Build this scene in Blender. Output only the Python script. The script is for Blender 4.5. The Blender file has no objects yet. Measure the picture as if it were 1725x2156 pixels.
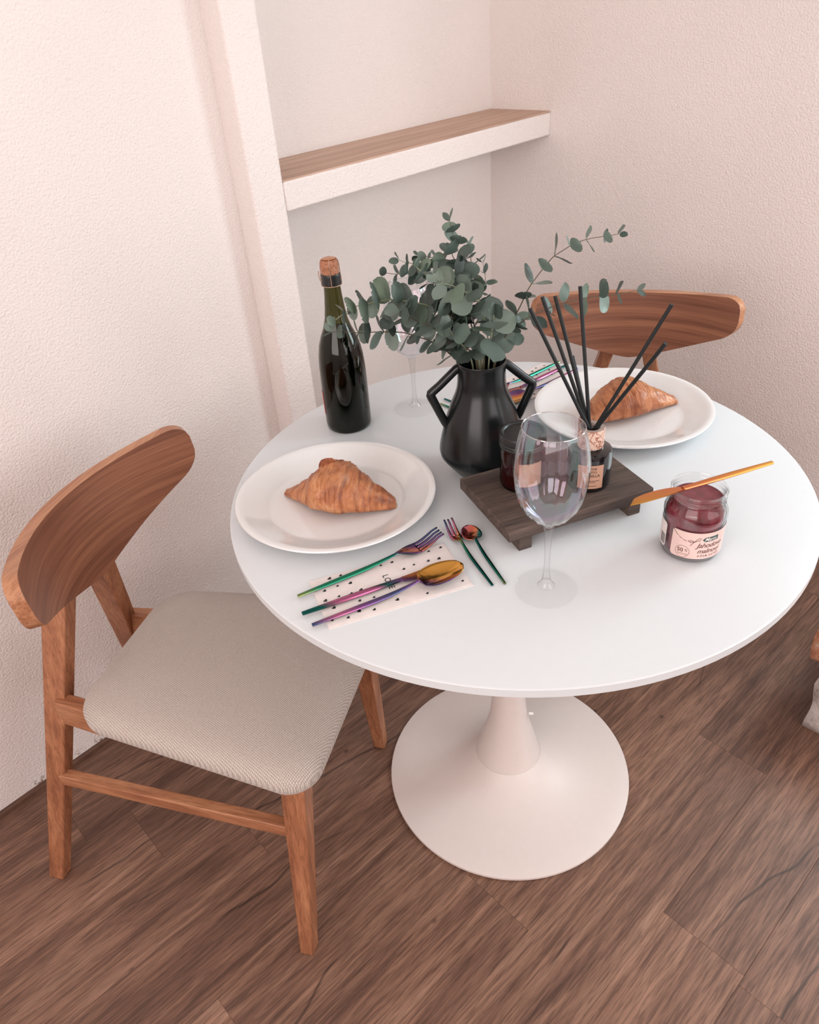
import bpy, bmesh, math, random
from mathutils import Vector, Matrix

random.seed(7)
scene = bpy.context.scene
COL = scene.collection
PI = math.pi

# ------------------------------------------------------------------ camera
cam_d = bpy.data.cameras.new('camera')
cam_d.sensor_fit = 'VERTICAL'
cam_d.sensor_height = 36.0
cam_d.sensor_width = 36.0
cam_d.lens = 1570.22 / 2156.0 * 36.0
cam_d.clip_start = 0.02
cam = bpy.data.objects.new('camera', cam_d)
COL.objects.link(cam)
_r = Vector((0.67050392, -0.73885599, -0.06720359))
_u = Vector((0.45906448, 0.34201845, 0.81992877))
_f = Vector((0.58282441, 0.58061623, -0.56850725))
cam.matrix_world = Matrix(((_r.x, _u.x, -_f.x, -0.8353), (_r.y, _u.y, -_f.y, -0.5949), (_r.z, _u.z, -_f.z, 1.3946), (0, 0, 0, 1)))
scene.camera = cam

# ------------------------------------------------------------------ world and light
world = bpy.data.worlds.new('daylight')
scene.world = world
world.use_nodes = True
world.node_tree.nodes['Background'].inputs[0].default_value = (0.85, 0.92, 1.0, 1)
world.node_tree.nodes['Background'].inputs[1].default_value = 0.6

def area_light(name, loc, target, sx, sy, energy, color):
    d = bpy.data.lights.new(name, 'AREA')
    d.shape = 'RECTANGLE'
    d.size, d.size_y, d.energy, d.color = sx, sy, energy, color
    o = bpy.data.objects.new(name, d)
    COL.objects.link(o)
    o.location = loc
    o.rotation_euler = (Vector(target) - Vector(loc)).to_track_quat('-Z', 'Y').to_euler()
    return o

# daylight that comes in through the three windows of the room
area_light('daylight_right_window', (1.150, -0.775, 1.31), (0.0, -0.60, 1.02), 0.56, 0.66, 12.0, (0.80, 0.96, 1.0))
area_light('daylight_left_window', (-2.612, -0.80, 1.60), (0.0, -0.8, 1.50), 2.0, 1.4, 37.0, (1.0, 0.885, 0.84))
area_light('daylight_front_window', (0.05, -2.612, 1.575), (0.05, 0.0, 1.45), 2.1, 1.45, 25.5, (1.0, 0.935, 0.92))

scene.view_settings.view_transform = 'Standard'
scene.view_settings.look = 'None'
scene.view_settings.gamma = 1.0
scene.view_settings.use_curve_mapping = False
scene.view_settings.exposure = 0.12
scene.cycles.max_bounces = 7
scene.cycles.diffuse_bounces = 3
scene.cycles.glossy_bounces = 3
scene.cycles.transmission_bounces = 4
scene.cycles.transparent_max_bounces = 16
scene.cycles.caustics_reflective = False
scene.cycles.caustics_refractive = False
scene.cycles.sample_clamp_indirect = 6.0
scene.cycles.adaptive_threshold = 0.06

# ------------------------------------------------------------------ helpers: materials
def srgb(h):
    h = h.lstrip('#')
    c = [int(h[i:i + 2], 16) / 255.0 for i in (0, 2, 4)]
    return tuple((x / 12.92 if x <= 0.04045 else ((x + 0.055) / 1.055) ** 2.4) for x in c) + (1.0,)

class NT:
    def __init__(self, name):
        self.m = bpy.data.materials.new(name)
        self.m.use_nodes = True
        self.t = self.m.node_tree
        self.n = self.t.nodes
        self.bsdf = self.n['Principled BSDF']
        self.out = self.n['Material Output']
    def add(self, typ, **kw):
        nd = self.n.new(typ)
        for k, v in kw.items():
            setattr(nd, k, v)
        return nd
    def link(self, a, b):
        self.t.links.new(a, b)
    def setp(self, **kw):
        for k, v in kw.items():
            self.bsdf.inputs[k.replace('_', ' ')].default_value = v
    def coords(self, scale=(1, 1, 1), rnd=0.0, rot=(0, 0, 0)):
        tc = self.add('ShaderNodeTexCoord')
        mp = self.add('ShaderNodeMapping')
        mp.inputs['Scale'].default_value = scale
        mp.inputs['Rotation'].default_value = rot
        src = tc.outputs['Object']
        if rnd:
            oi = self.add('ShaderNodeObjectInfo')
            mul = self.add('ShaderNodeMath', operation='MULTIPLY')
            mul.inputs[1].default_value = rnd
            self.link(oi.outputs['Random'], mul.inputs[0])
            ad = self.add('ShaderNodeVectorMath', operation='ADD')
            self.link(src, ad.inputs[0])
            self.link(mul.outputs[0], ad.inputs[1])
            src = ad.outputs[0]
        self.link(src, mp.inputs['Vector'])
        return mp.outputs[0]
    def noise(self, vec, scale, detail=4, rough=0.55, dist=0.0):
        nz = self.add('ShaderNodeTexNoise')
        nz.inputs['Scale'].default_value = scale
        nz.inputs['Detail'].default_value = detail
        nz.inputs['Roughness'].default_value = rough
        nz.inputs['Distortion'].default_value = dist
        self.link(vec, nz.inputs['Vector'])
        return nz.outputs['Fac']
    def ramp(self, fac, stops):
        rp = self.add('ShaderNodeValToRGB')
        el = rp.color_ramp.elements
        while len(el) < len(stops):
            el.new(0.5)
        for e, (p, c) in zip(el, stops):
            e.position = p
            e.color = c
        self.link(fac, rp.inputs['Fac'])
        return rp.outputs['Color']
    def mixc(self, fac, a, b, blend='MIX'):
        mx = self.add('ShaderNodeMix', data_type='RGBA', blend_type=blend)
        for sock, v in ((mx.inputs['Factor'], fac), (mx.inputs['A'], a), (mx.inputs['B'], b)):
            pass
        fs = mx.inputs[0]; A = mx.inputs[6]; B = mx.inputs[7]
        for s, v in ((fs, fac), (A, a), (B, b)):
            if hasattr(v, 'is_linked') or hasattr(v, 'links'):
                self.link(v, s)
            else:
                s.default_value = v
        return mx.outputs[2]
    def bump(self, h, strength, dist=0.002):
        b = self.add('ShaderNodeBump')
        b.inputs['Strength'].default_value = strength
        b.inputs['Distance'].default_value = dist
        self.link(h, b.inputs['Height'])
        self.link(b.outputs[0], self.bsdf.inputs['Normal'])
    def color(self, c):
        self.link(c, self.bsdf.inputs['Base Color'])

def plain(name, col, rough=0.5, metal=0.0, coat=0.0, spec=0.5, var=0.06):
    t = NT(name)
    t.setp(Base_Color=col if len(col) == 4 else col + (1,), Roughness=rough, Metallic=metal)
    t.bsdf.inputs['Coat Weight'].default_value = coat
    t.bsdf.inputs['Coat Roughness'].default_value = 0.05
    t.bsdf.inputs['Specular IOR Level'].default_value = spec
    # a breath of unevenness so that no surface is perfectly flat in tone
    v = t.coords()
    n = t.noise(v, 60, 1)
    base = col if len(col) == 4 else col + (1,)
    lo = tuple(x * (1 - var) for x in base[:3]) + (1,)
    t.color(t.ramp(n, [(0.3, lo), (0.7, base)]))
    return t.m

def wall_mat(name, col, bump=0.5, flecks=False):
    t = NT(name)
    t.setp(Roughness=0.85)
    v = t.coords()
    n = t.noise(v, 3.0, 1)
    c2 = tuple(x * 0.955 for x in col[:3]) + (1,)
    cc = t.ramp(n, [(0.3, c2), (0.7, col)])
    # knocked-off flecks of plaster along the floor line
    if flecks:
     sp = t.add('ShaderNodeSeparateXYZ'); t.link(v, sp.inputs[0])
     low = t.ramp(sp.outputs['Z'], [(0.010, (1, 1, 1, 1)), (0.032, (0, 0, 0, 1))])
     fl = t.ramp(t.noise(v, 55, 4, 0.7), [(0.56, (0, 0, 0, 1)), (0.60, (1, 1, 1, 1))])
     cc = t.mixc(t.mixc(1.0, low, fl, 'MULTIPLY'), cc, srgb('#8A6A58'))
    t.color(cc)
    h = t.noise(v, 210, 1, 0.6)
    t.bump(h, bump, 0.004)
    return t.m

def wood(name, axis, dark, mid, light, fine=1.0, rough=0.42, bump=0.10, rnd=3.0, contrast=1.0, flat=None):
    """grain runs along the given object axis"""
    t = NT(name)
    t.setp(Roughness=rough)
    def sc(along, across):
        s = [across, across, across]
        s['xyz'.index(axis)] = along
        if flat: s['xyz'.index(flat)] = along
        return tuple(s)
    v1 = t.coords(sc(1.1 * fine, 48 * fine), rnd)
    v2 = t.coords(sc(5 * fine, 260 * fine), rnd)
    n1 = t.noise(v1, 1.0, 4, 0.6, 0.15)
    n2 = t.noise(v2, 1.0, 3, 0.65)
    c1 = t.ramp(n1, [(0.28, dark), (0.5, mid), (0.74, light)])
    c2 = t.ramp(n2, [(0.36, (0.50, 0.45, 0.42, 1)), (0.56, (1, 1, 1, 1))])
    t.color(t.mixc(0.60 * contrast, c1, c2, 'MULTIPLY'))
    t.bump(n2, bump, 0.001)
    return t.m

def glass_thin(name, tint=(1, 1, 1), edge=(0.72, 0.76, 0.78), ior=1.45, iridescent=False, gain=1.0, base=None):
    """thin clear glass: light passes straight through, surfaces reflect by angle"""
    t = NT(name)
    t.n.remove(t.bsdf)
    lw = t.add('ShaderNodeLayerWeight')
    lw.inputs['Blend'].default_value = 0.5
    tr = t.add('ShaderNodeBsdfTransparent')
    col = t.ramp(lw.outputs['Facing'], [(0.55, tint + (1,)), (0.98, tuple(a * b for a, b in zip(tint, edge)) + (1,))])
    t.link(col, tr.inputs['Color'])
    gl = t.add('ShaderNodeBsdfGlossy')
    gl.inputs['Roughness'].default_value = 0.03
    pw = t.add('ShaderNodeMath', operation='POWER')
    pw.inputs[1].default_value = 4.0
    t.link(lw.outputs['Facing'], pw.inputs[0])
    fac = pw.outputs[0]
    if iridescent:
        v = t.coords((1, 1, 1.0))
        n = t.noise(v, 9.0, 2)
        ad = t.add('ShaderNodeMath', operation='MULTIPLY_ADD')
        ad.inputs[1].default_value = 0.55
        t.link(n, ad.inputs[0])
        t.link(lw.outputs['Facing'], ad.inputs[2])
        c = t.ramp(ad.outputs[0], [(0.20, (0.55, 0.95, 1.0, 1)), (0.38, (1.0, 0.75, 0.9, 1)), (0.52, (0.6, 0.95, 0.9, 1)), (0.68, (0.8, 0.75, 1.0, 1)), (0.85, (1, 1, 1, 1))])
        t.link(c, gl.inputs['Color'])
    ma = t.add('ShaderNodeMath', operation='MULTIPLY_ADD')
    ma.use_clamp = True
    ma.inputs[1].default_value = 0.85 * gain
    ma.inputs[2].default_value = base if base is not None else (0.075 if iridescent else 0.04)
    t.link(fac, ma.inputs[0])
    mx = t.add('ShaderNodeMixShader')
    t.link(ma.outputs[0], mx.inputs[0])
    t.link(tr.outputs[0], mx.inputs[1])
    t.link(gl.outputs[0], mx.inputs[2])
    t.link(mx.outputs[0], t.out.inputs['Surface'])
    return t.m

def rainbow(name, stops, length, rough=0.16):
    """anodised metal whose colour runs along the piece (object x) and turns with the surface"""
    t = NT(name)
    t.setp(Metallic=1.0, Roughness=rough)
    tc = t.add('ShaderNodeTexCoord')
    sp = t.add('ShaderNodeSeparateXYZ')
    t.link(tc.outputs['Object'], sp.inputs[0])
    dv = t.add('ShaderNodeMath', operation='DIVIDE')
    dv.inputs[1].default_value = length
    t.link(sp.outputs['X'], dv.inputs[0])
    # sideways band: pinkish on one flank, greenish on the other
    sb = t.add('ShaderNodeMath', operation='MULTIPLY_ADD')
    sb.inputs[1].default_value = 9.0
    t.link(sp.outputs['Y'], sb.inputs[0])
    t.link(dv.outputs[0], sb.inputs[2])
    sb.use_clamp = True
    t.color(t.ramp(sb.outputs[0], stops))
    return t.m

# ------------------------------------------------------------------ helpers: meshes
class MB:
    def __init__(self):
        self.v, self.f, self.mi = [], [], []
    def add(self, verts, faces, mi=0):
        o = len(self.v)
        self.v += [tuple(p) for p in verts]
        self.f += [tuple(i + o for i in fc) for fc in faces]
        self.mi += [mi] * len(faces)
        return self
    def box(self, x0, x1, y0, y1, z0, z1, mi=0):
        return self.add([(x0, y0, z0), (x1, y0, z0), (x1, y1, z0), (x0, y1, z0), (x0, y0, z1), (x1, y0, z1), (x1, y1, z1), (x0, y1, z1)],
                        [(0, 3, 2, 1), (4, 5, 6, 7), (0, 1, 5, 4), (1, 2, 6, 5), (2, 3, 7, 6), (3, 0, 4, 7)], mi)
    def hexa(self, bottom, top, mi=0):
        """bottom and top: four corners each, counter-clockwise seen from above"""
        return self.add(list(bottom) + list(top), [(0, 3, 2, 1), (4, 5, 6, 7), (0, 1, 5, 4), (1, 2, 6, 5), (2, 3, 7, 6), (3, 0, 4, 7)], mi)
    def lathe(self, prof, n=48, mi=0, rib=None):
        vs, fs = [], []
        rings = []
        for (r, z) in prof:
            if r < 1e-6:
                rings.append([len(vs)])
                vs.append((0, 0, z))
            else:
                ids = []
                for k in range(n):
                    a = 2 * PI * k / n
                    rr = r + (rib(a, r, z) if rib else 0)
                    ids.append(len(vs))
                    vs.append((rr * math.cos(a), rr * math.sin(a), z))
                rings.append(ids)
        for A, B in zip(rings[:-1], rings[1:]):
            if len(A) == 1 and len(B) == 1:
                continue
            for k in range(n):
                k2 = (k + 1) % n
                if len(A) == 1:
                    fs.append((A[0], B[k2], B[k]))
                elif len(B) == 1:
                    fs.append((A[k], A[k2], B[0]))
                else:
                    fs.append((A[k], A[k2], B[k2], B[k]))
        return self.add(vs, fs, mi)
    def tube(self, pts, rad, n=8, mi=0, cap=True, flat=1.0):
        pts = [Vector(p) for p in pts]
        if not hasattr(rad, '__len__'):
            rad = [rad] * len(pts)
        vs, fs = [], []
        up = None
        for i, p in enumerate(pts):
            t = (pts[min(i + 1, len(pts) - 1)] - pts[max(i - 1, 0)]).normalized()
            if up is None:
                up = Vector((0, 0, 1)) if abs(t.z) < 0.9 else Vector((1, 0, 0))
            s = t.cross(up).normalized()
            up = s.cross(t).normalized()
            for k in range(n):
                a = 2 * PI * k / n
                vs.append(p + s * math.cos(a) * rad[i] + up * math.sin(a) * rad[i] * flat)
        for i in range(len(pts) - 1):
            for k in range(n):
                a, b = i * n + k, i * n + (k + 1) % n
                fs.append((a, b, b + n, a + n))
        if cap:
            fs.append(tuple(range(n - 1, -1, -1)))
            m = (len(pts) - 1) * n
            fs.append(tuple(m + k for k in range(n)))
        return self.add(vs, fs, mi)
    def grid(self, P, mi=0, closed_u=False):
        """P: rows of points"""
        vs = [p for row in P for p in row]
        w = len(P[0]); fs = []
        for i in range(len(P) - 1):
            for j in range(w if closed_u else w - 1):
                j2 = (j + 1) % w
                fs.append((i * w + j, i * w + j2, (i + 1) * w + j2, (i + 1) * w + j))
        return self.add(vs, fs, mi)
    def mesh(self, name, smooth=True, fix=True):
        me = bpy.data.meshes.new(name)
        me.from_pydata(self.v, [], self.f)
        me.polygons.foreach_set('material_index', self.mi)
        if fix:
            bm = bmesh.new(); bm.from_mesh(me)
            bmesh.ops.recalc_face_normals(bm, faces=bm.faces)
            bm.to_mesh(me); bm.free()
        if smooth:
            me.polygons.foreach_set('use_smooth', [True] * len(me.polygons))
            me.set_sharp_from_angle(angle=math.radians(38))
        me.update()
        return me
    def build(self, name, mats, parent=None, smooth=True, bevel=0.0, segs=2, fix=True):
        me = self.mesh(name, smooth, fix)
        for m in (mats if isinstance(mats, (list, tuple)) else [mats]):
            me.materials.append(m)
        o = bpy.data.objects.new(name, me)
        COL.objects.link(o)
        if parent:
            o.parent = parent
        if bevel:
            b = o.modifiers.new('bevel', 'BEVEL')
            b.width = bevel; b.segments = segs; b.limit_method = 'ANGLE'; b.angle_limit = math.radians(35)
            b.harden_normals = False
        return o

def tag(o, label, cat, group=None):
    o['label'] = label; o['category'] = cat
    if group: o['group'] = group
    return o

def thing(name, label, cat, loc=(0, 0, 0), rz=0.0, group=None):
    o = bpy.data.objects.new(name, None)
    o.empty_display_size = 0.03
    COL.objects.link(o)
    o.location = loc; o.rotation_euler = (0, 0, rz)
    return tag(o, label, cat, group)

def struct(o):
    o['kind'] = 'structure'
    return o

def copy_tree(root, label, group, loc, rz):
    def cp(o, parent):
        c = o.copy(); COL.objects.link(c)
        if parent: c.parent = parent
        for ch in o.children: cp(ch, c)
        return c
    r = cp(root, None)
    r['label'] = label
    if group: r['group'] = group
    r.location = loc; r.rotation_euler = (0, 0, rz)
    return r

def text_geo(body, size, shear=0.0, align='LEFT', bold=0.0, space=1.0):
    cu = bpy.data.curves.new('lettering', 'FONT')
    cu.body = body; cu.size = size; cu.shear = shear; cu.align_x = align; cu.offset = bold; cu.space_character = space
    cu.resolution_u = 3
    ob = bpy.data.objects.new('lettering', cu)
    COL.objects.link(ob)
    dg = bpy.context.evaluated_depsgraph_get()
    dg.update()
    me = ob.evaluated_get(dg).to_mesh()
    vs = [tuple(v.co) for v in me.vertices]; fs = [tuple(p.vertices) for p in me.polygons]
    ob.evaluated_get(dg).to_mesh_clear()
    bpy.data.objects.remove(ob); bpy.data.curves.remove(cu)
    return vs, fs

def wrap(vs, R, a0, z0):
    """flat x,y -> round a cylinder"""
    return [(R * math.cos(a0 + x / R), R * math.sin(a0 + x / R), z0 + y) for (x, y, *_) in vs]

def patch(mb, R, a0, a1, z0, z1, n=24, corner=0.0, mi=0):
    """curved paper label on a cylinder"""
    rows = []
    for i in range(n + 1):
        t = i / n
        a = a0 + (a1 - a0) * t
        d = min(t, 1 - t) * (a1 - a0) * R
        c = corner - math.sqrt(max(0, corner ** 2 - (corner - min(d, corner)) ** 2)) if corner else 0
        rows.append([(R * math.cos(a), R * math.sin(a), z) for z in (z0 + c, z0 + (z1 - z0) * .5, z1 - c)])
    mb.grid(rows, mi)
    return mb

# ------------------------------------------------------------------ materials
M = {}
M['wall'] = wall_mat('wall_paint', srgb('#F8EEEA'))
M['wall_flecked'] = wall_mat('wall_paint_flecked', srgb('#F8EEEA'), 0.5, True)
M['ceiling'] = wall_mat('ceiling_paint', srgb('#F7F3F0'), 0.1)
M['shelf_top'] = wood('shelf_beige', 'x', srgb('#C9A48F'), srgb('#D3B09B'), srgb('#DCBCA8'), 0.6, 0.6, 0.05)
M['oak_z'] = wood('oak_upright', 'z', srgb('#8F5A40'), srgb('#AE7352'), srgb('#C58B66'), 1.0)
M['oak_x'] = wood('oak_veneer', 'x', srgb('#704534'), srgb('#905D46'), srgb('#AA7456'), 1.0, 0.36, flat='y')
M['oak_edge_lit'] = wood('oak_edge_lit', 'x', srgb('#A86F50'), srgb('#BE8461'), srgb('#CD9873'), 1.0, 0.36)
M['oak_y'] = wood('oak_rail', 'y', srgb('#9A6145'), srgb('#B57A58'), srgb('#CB926C'), 1.0)
M['tabletop'] = plain('white_lacquer', srgb('#DFE3E6'), 0.30, var=0.008)
M['table_base'] = plain('white_metal', srgb('#E6DAD5'), 0.42, var=0.015)
M['porcelain'] = plain('porcelain', srgb('#ECEBEB'), 0.10, coat=0.4, var=0.01)
M['vase'] = plain('black_glaze', (0.008, 0.010, 0.011), 0.24, spec=0.38)
M['black_plastic'] = plain('black_lid', (0.012, 0.013, 0.014), 0.35)
M['reed'] = plain('black_reed', (0.006, 0.008, 0.009), 0.6)
M['black_glass'] = plain('black_glass', (0.008, 0.007, 0.008), 0.06, coat=0.5)
M['wine'] = plain('dark_wine', (0.003, 0.007, 0.006), 0.15)
M['ink'] = plain('black_ink', (0.012, 0.011, 0.012), 0.7)
M['ink_brown'] = plain('brown_ink', srgb('#6A4038'), 0.7)
M['paper_pink'] = plain('label_paper', srgb('#EBCBC3'), 0.6)
M['paper_white'] = plain('label_white', srgb('#E9DDDA'), 0.6)
M['kraft'] = plain('kraft_paper', srgb('#C79A83'), 0.75)
M['green_tag'] = plain('green_ink', srgb('#3F5650'), 0.6)
M['red_label'] = plain('red_label', srgb('#B03A2C'), 0.5)
M['wire'] = plain('muselet_wire', srgb('#D9B4A0'), 0.3, 0.9)
M['copper'] = plain('copper_cap', srgb('#C98A5E'), 0.22, 1.0)
M['screw'] = plain('white_screw', srgb('#F5EFEB'), 0.4)
M['foam'] = plain('candle_wax', srgb('#5A2A33'), 0.45)
M['glass'] = glass_thin('clear_glass', (0.985, 0.985, 0.985), (0.42, 0.42, 0.42))
M['glass_foot'] = glass_thin('clear_foot_glass', (0.998, 0.998, 0.998), (0.96, 0.96, 0.97), base=0.012, gain=0.35)
M['glass_rim'] = glass_thin('bright_rim_glass', (0.9, 0.9, 0.9), (0.6, 0.6, 0.6), base=0.42, gain=0.5)
M['glass_stem'] = glass_thin('clear_stem_glass', (0.97, 0.97, 0.97), (0.60, 0.60, 0.62), base=0.06, gain=0.9)
M['glass_pearl'] = glass_thin('pearl_glass', (0.985, 0.985, 0.988), (0.74, 0.78, 0.82), 1.55, True, 1.0)
M['glass_amber'] = glass_thin('amber_glass', (0.42, 0.17, 0.18), (0.3, 0.2, 0.2), 1.5)
M['glass_green'] = glass_thin('green_glass', (0.27, 0.27, 0.12), (0.30, 0.33, 0.26), 1.5)

def m_fabric():
    t = NT('seat_fabric')
    t.setp(Roughness=0.95)
    t.bsdf.inputs['Sheen Weight'].default_value = 0.25
    v = t.coords((1, 1, 1), 0, (0, 0, math.radians(24)))
    def wv(direction):
        w = t.add('ShaderNodeTexWave', wave_type='BANDS', bands_direction=direction)
        w.inputs['Scale'].default_value = 105
        w.inputs['Distortion'].default_value = 1.2
        w.inputs['Detail'].default_value = 2
        w.inputs['Detail Scale'].default_value = 4
        t.link(v, w.inputs['Vector'])
        return w.outputs['Fac']
    a, b = wv('X'), wv('Y')
    mul = t.add('ShaderNodeMath', operation='MULTIPLY')
    t.link(a, mul.inputs[0]); t.link(b, mul.inputs[1])
    n = t.noise(v, 700, 2)
    s = t.add('ShaderNodeMath', operation='MULTIPLY_ADD')
    s.inputs[1].default_value = 0.6
    t.link(n, s.inputs[0]); t.link(mul.outputs[0], s.inputs[2])
    t.color(t.ramp(s.outputs[0], [(0.25, srgb('#A2948A')), (0.5, srgb('#C2B6AE')), (0.85, srgb('#D6CCC5'))]))
    t.bump(s.outputs[0], 0.35, 0.001)
    return t.m
M['fabric'] = m_fabric()

def m_floor():
    t = NT('vinyl_oak_plank')
    t.setp(Roughness=0.5)
    v1 = t.coords((1.5, 19, 1), 9.0)
    v2 = t.coords((14, 260, 1), 9.0)
    v3 = t.coords((1.3, 2.4, 1), 9.0)
    warp = t.noise(v3, 1.6, 2, 0.5)
    n1 = t.noise(v1, 1.0, 5, 0.62, 1.4)
    n2 = t.noise(v2, 1.0, 3, 0.7, 0.3)
    c1 = t.ramp(n1, [(0.25, srgb('#5C4137')), (0.45, srgb('#7C5B4B')), (0.62, srgb('#96725F')), (0.80, srgb('#AC8A77'))])
    c0 = t.ramp(warp, [(0.3, (0.74, 0.72, 0.72, 1)), (0.62, (1, 1, 1, 1))])
    c = t.mixc(0.8, c1, c0, 'MULTIPLY')
    c2 = t.ramp(n2, [(0.38, (0.50, 0.47, 0.45, 1)), (0.54, (1, 1, 1, 1)), (0.68, (1.28, 1.26, 1.25, 1))])
    c = t.mixc(0.85, c, c2, 'MULTIPLY')
    # long printed cracks wandering along a plank
    tc = t.coords((1, 1, 1), 9.0)
    wob = t.noise(t.coords((2.0, 0.02, 0.02), 9.0), 1.0, 3, 0.42)
    sp = t.add('ShaderNodeSeparateXYZ')
    tco = t.add('ShaderNodeTexCoord')
    t.link(tco.outputs['Object'], sp.inputs[0])
    k = t.add('ShaderNodeMath', operation='MULTIPLY_ADD')
    k.inputs[1].default_value = 0.30; k.inputs[2].default_value = -0.15
    t.link(wob, k.inputs[0])
    df = t.add('ShaderNodeMath', operation='SUBTRACT')
    t.link(sp.outputs['Y'], df.inputs[0]); t.link(k.outputs[0], df.inputs[1])
    ab = t.add('ShaderNodeMath', operation='ABSOLUTE')
    t.link(df.outputs[0], ab.inputs[0])
    line = t.ramp(ab.outputs[0], [(0.0003, (0.0, 0, 0, 1)), (0.0020, (1, 1, 1, 1))])
    gate = t.ramp(t.noise(t.coords((2.6, 0.5, 1), 9.0), 1.0, 2), [(0.40, (0, 0, 0, 1)), (0.46, (1, 1, 1, 1))])
    lit = t.mixc(gate, line, (1, 1, 1, 1))
    c = t.mixc(0.72, c, lit, 'MULTIPLY')
    # knots
    vo = t.add('ShaderNodeTexVoronoi')
    vo.inputs['Scale'].default_value = 1.0
    t.link(t.coords((5.5, 8.5, 1), 9.0), vo.inputs['Vector'])
    kn = t.ramp(vo.outputs['Distance'], [(0.015, (0.22, 0.18, 0.17, 1)), (0.045, (1, 1, 1, 1))])
    c = t.mixc(0.8, c, kn, 'MULTIPLY')
    oi = t.add('ShaderNodeObjectInfo')
    tone = t.ramp(oi.outputs['Random'], [(0.0, (0.80, 0.79, 0.79, 1)), (1.0, (1.10, 1.09, 1.08, 1))])
    t.color(t.mixc(1.0, c, tone, 'MULTIPLY'))
    t.bump(n2, 0.10, 0.001)
    return t.m
M['floor'] = m_floor()
M['subfloor'] = plain('subfloor', srgb('#3A2A24'), 0.9)

def m_board():
    t = NT('weathered_board')
    t.setp(Roughness=0.75)
    v1 = t.coords((3, 60, 60), 2.0)
    v2 = t.coords((20, 420, 420), 2.0)
    n1 = t.noise(v1, 1, 4, 0.6, 0.8); n2 = t.noise(v2, 1, 3, 0.7)
    c1 = t.ramp(n1, [(0.3, srgb('#3E322E')), (0.5, srgb('#574842')), (0.75, srgb('#6E5C53'))])
    c2 = t.ramp(n2, [(0.35, (0.5, 0.48, 0.47, 1)), (0.6, (1.1, 1.08, 1.06, 1))])
    t.color(t.mixc(0.8, c1, c2, 'MULTIPLY'))
    t.bump(n2, 0.5, 0.002)
    return t.m
M['board'] = m_board()

def m_leaf():
    t = NT('eucalyptus_leaf')
    t.setp(Roughness=0.5)
    oi = t.add('ShaderNodeObjectInfo')
    base = t.ramp(oi.outputs['Random'], [(0.0, srgb('#3A4641')), (0.35, srgb('#5A6C63')), (0.7, srgb('#7F9087')), (1.0, srgb('#738774'))])
    n = t.noise(t.coords((1, 1, 1), 5.0), 120, 3)
    v = t.ramp(n, [(0.3, (0.82, 0.84, 0.83, 1)), (0.7, (1, 1, 1, 1))])
    t.color(t.mixc(1.0, base, v, 'MULTIPLY'))
    return t.m
M['leaf'] = m_leaf()
M['stem'] = plain('sprig_stem', srgb('#6C6350'), 0.6)
M['stem_pale'] = plain('sprig_stem_pale', srgb('#9AA184'), 0.6)

def m_croissant():
    t = NT('croissant_crust')
    t.setp(Roughness=0.42)
    v = t.coords((1, 1, 1), 1.0)
    n1 = t.noise(v, 28, 5, 0.65, 0.4)
    v2 = t.coords((260, 40, 40), 1.0)
    n2 = t.noise(v2, 1, 3, 0.6, 0.5)
    c1 = t.ramp(n1, [(0.28, srgb('#8E5030')), (0.45, srgb('#B5714A')), (0.60, srgb('#CC8D60')), (0.78, srgb('#E2B48C'))])
    c2 = t.ramp(n2, [(0.35, (0.62, 0.5, 0.45, 1)), (0.6, (1, 1, 1, 1))])
    at = t.add('ShaderNodeAttribute', attribute_name='bake')
    edge = t.ramp(at.outputs['Fac'], [(0.0, (1, 1, 1, 1)), (1.0, (0.50, 0.36, 0.30, 1))])
    c = t.mixc(0.6, c1, c2, 'MULTIPLY')
    t.color(t.mixc(1.0, c, edge, 'MULTIPLY'))
    t.bump(n1, 0.4, 0.003)
    return t.m
M['croissant'] = m_croissant()

def m_jam():
    t = NT('raspberry_jam')
    t.setp(Roughness=0.14)
    t.bsdf.inputs['Coat Weight'].default_value = 0.6
    v = t.coords((1, 1, 1))
    n = t.noise(v, 70, 4)
    vo = t.add('ShaderNodeTexVoronoi')
    vo.inputs['Scale'].default_value = 190
    t.link(v, vo.inputs['Vector'])
    seeds = t.ramp(vo.outputs['Distance'], [(0.08, srgb('#C98078')), (0.2, (0, 0, 0, 1))])
    gate = t.ramp(t.noise(v, 90, 1), [(0.55, (0, 0, 0, 1)), (0.6, (1, 1, 1, 1))])
    c = t.ramp(n, [(0.3, srgb('#561420')), (0.55, srgb('#7A1E30')), (0.8, srgb('#8E3344'))])
    s = t.mixc(1.0, seeds, gate, 'MULTIPLY')
    t.color(t.mixc(0.6, c, s, 'ADD'))
    t.bump(n, 0.25, 0.003)
    return t.m
M['jam'] = m_jam()

def m_collar():
    t = NT('engraved_collar')
    t.setp(Roughness=0.6)
    vo = t.add('ShaderNodeTexVoronoi', feature='DISTANCE_TO_EDGE')
    vo.inputs['Scale'].default_value = 95
    n = t.add('ShaderNodeTexNoise'); n.inputs['Scale'].default_value = 90
    v = t.coords()
    t.link(v, n.inputs['Vector'])
    mixv = t.add('ShaderNodeMix', data_type='VECTOR')
    mixv.inputs[0].default_value = 0.02
    t.link(v, mixv.inputs[4]); t.link(n.outputs['Color'], mixv.inputs[5])
    t.link(mixv.outputs[1], vo.inputs['Vector'])
    t.color(t.ramp(vo.outputs['Distance'], [(0.03, srgb('#A3654B')), (0.10, srgb('#E3C4B4'))]))
    return t.m
M['collar'] = m_collar()
M['collar_top'] = wood('collar_wood', 'z', srgb('#A48F86'), srgb('#BBA79E'), srgb('#CDBBB2'), 8.0, 0.6, 0.1)

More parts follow.
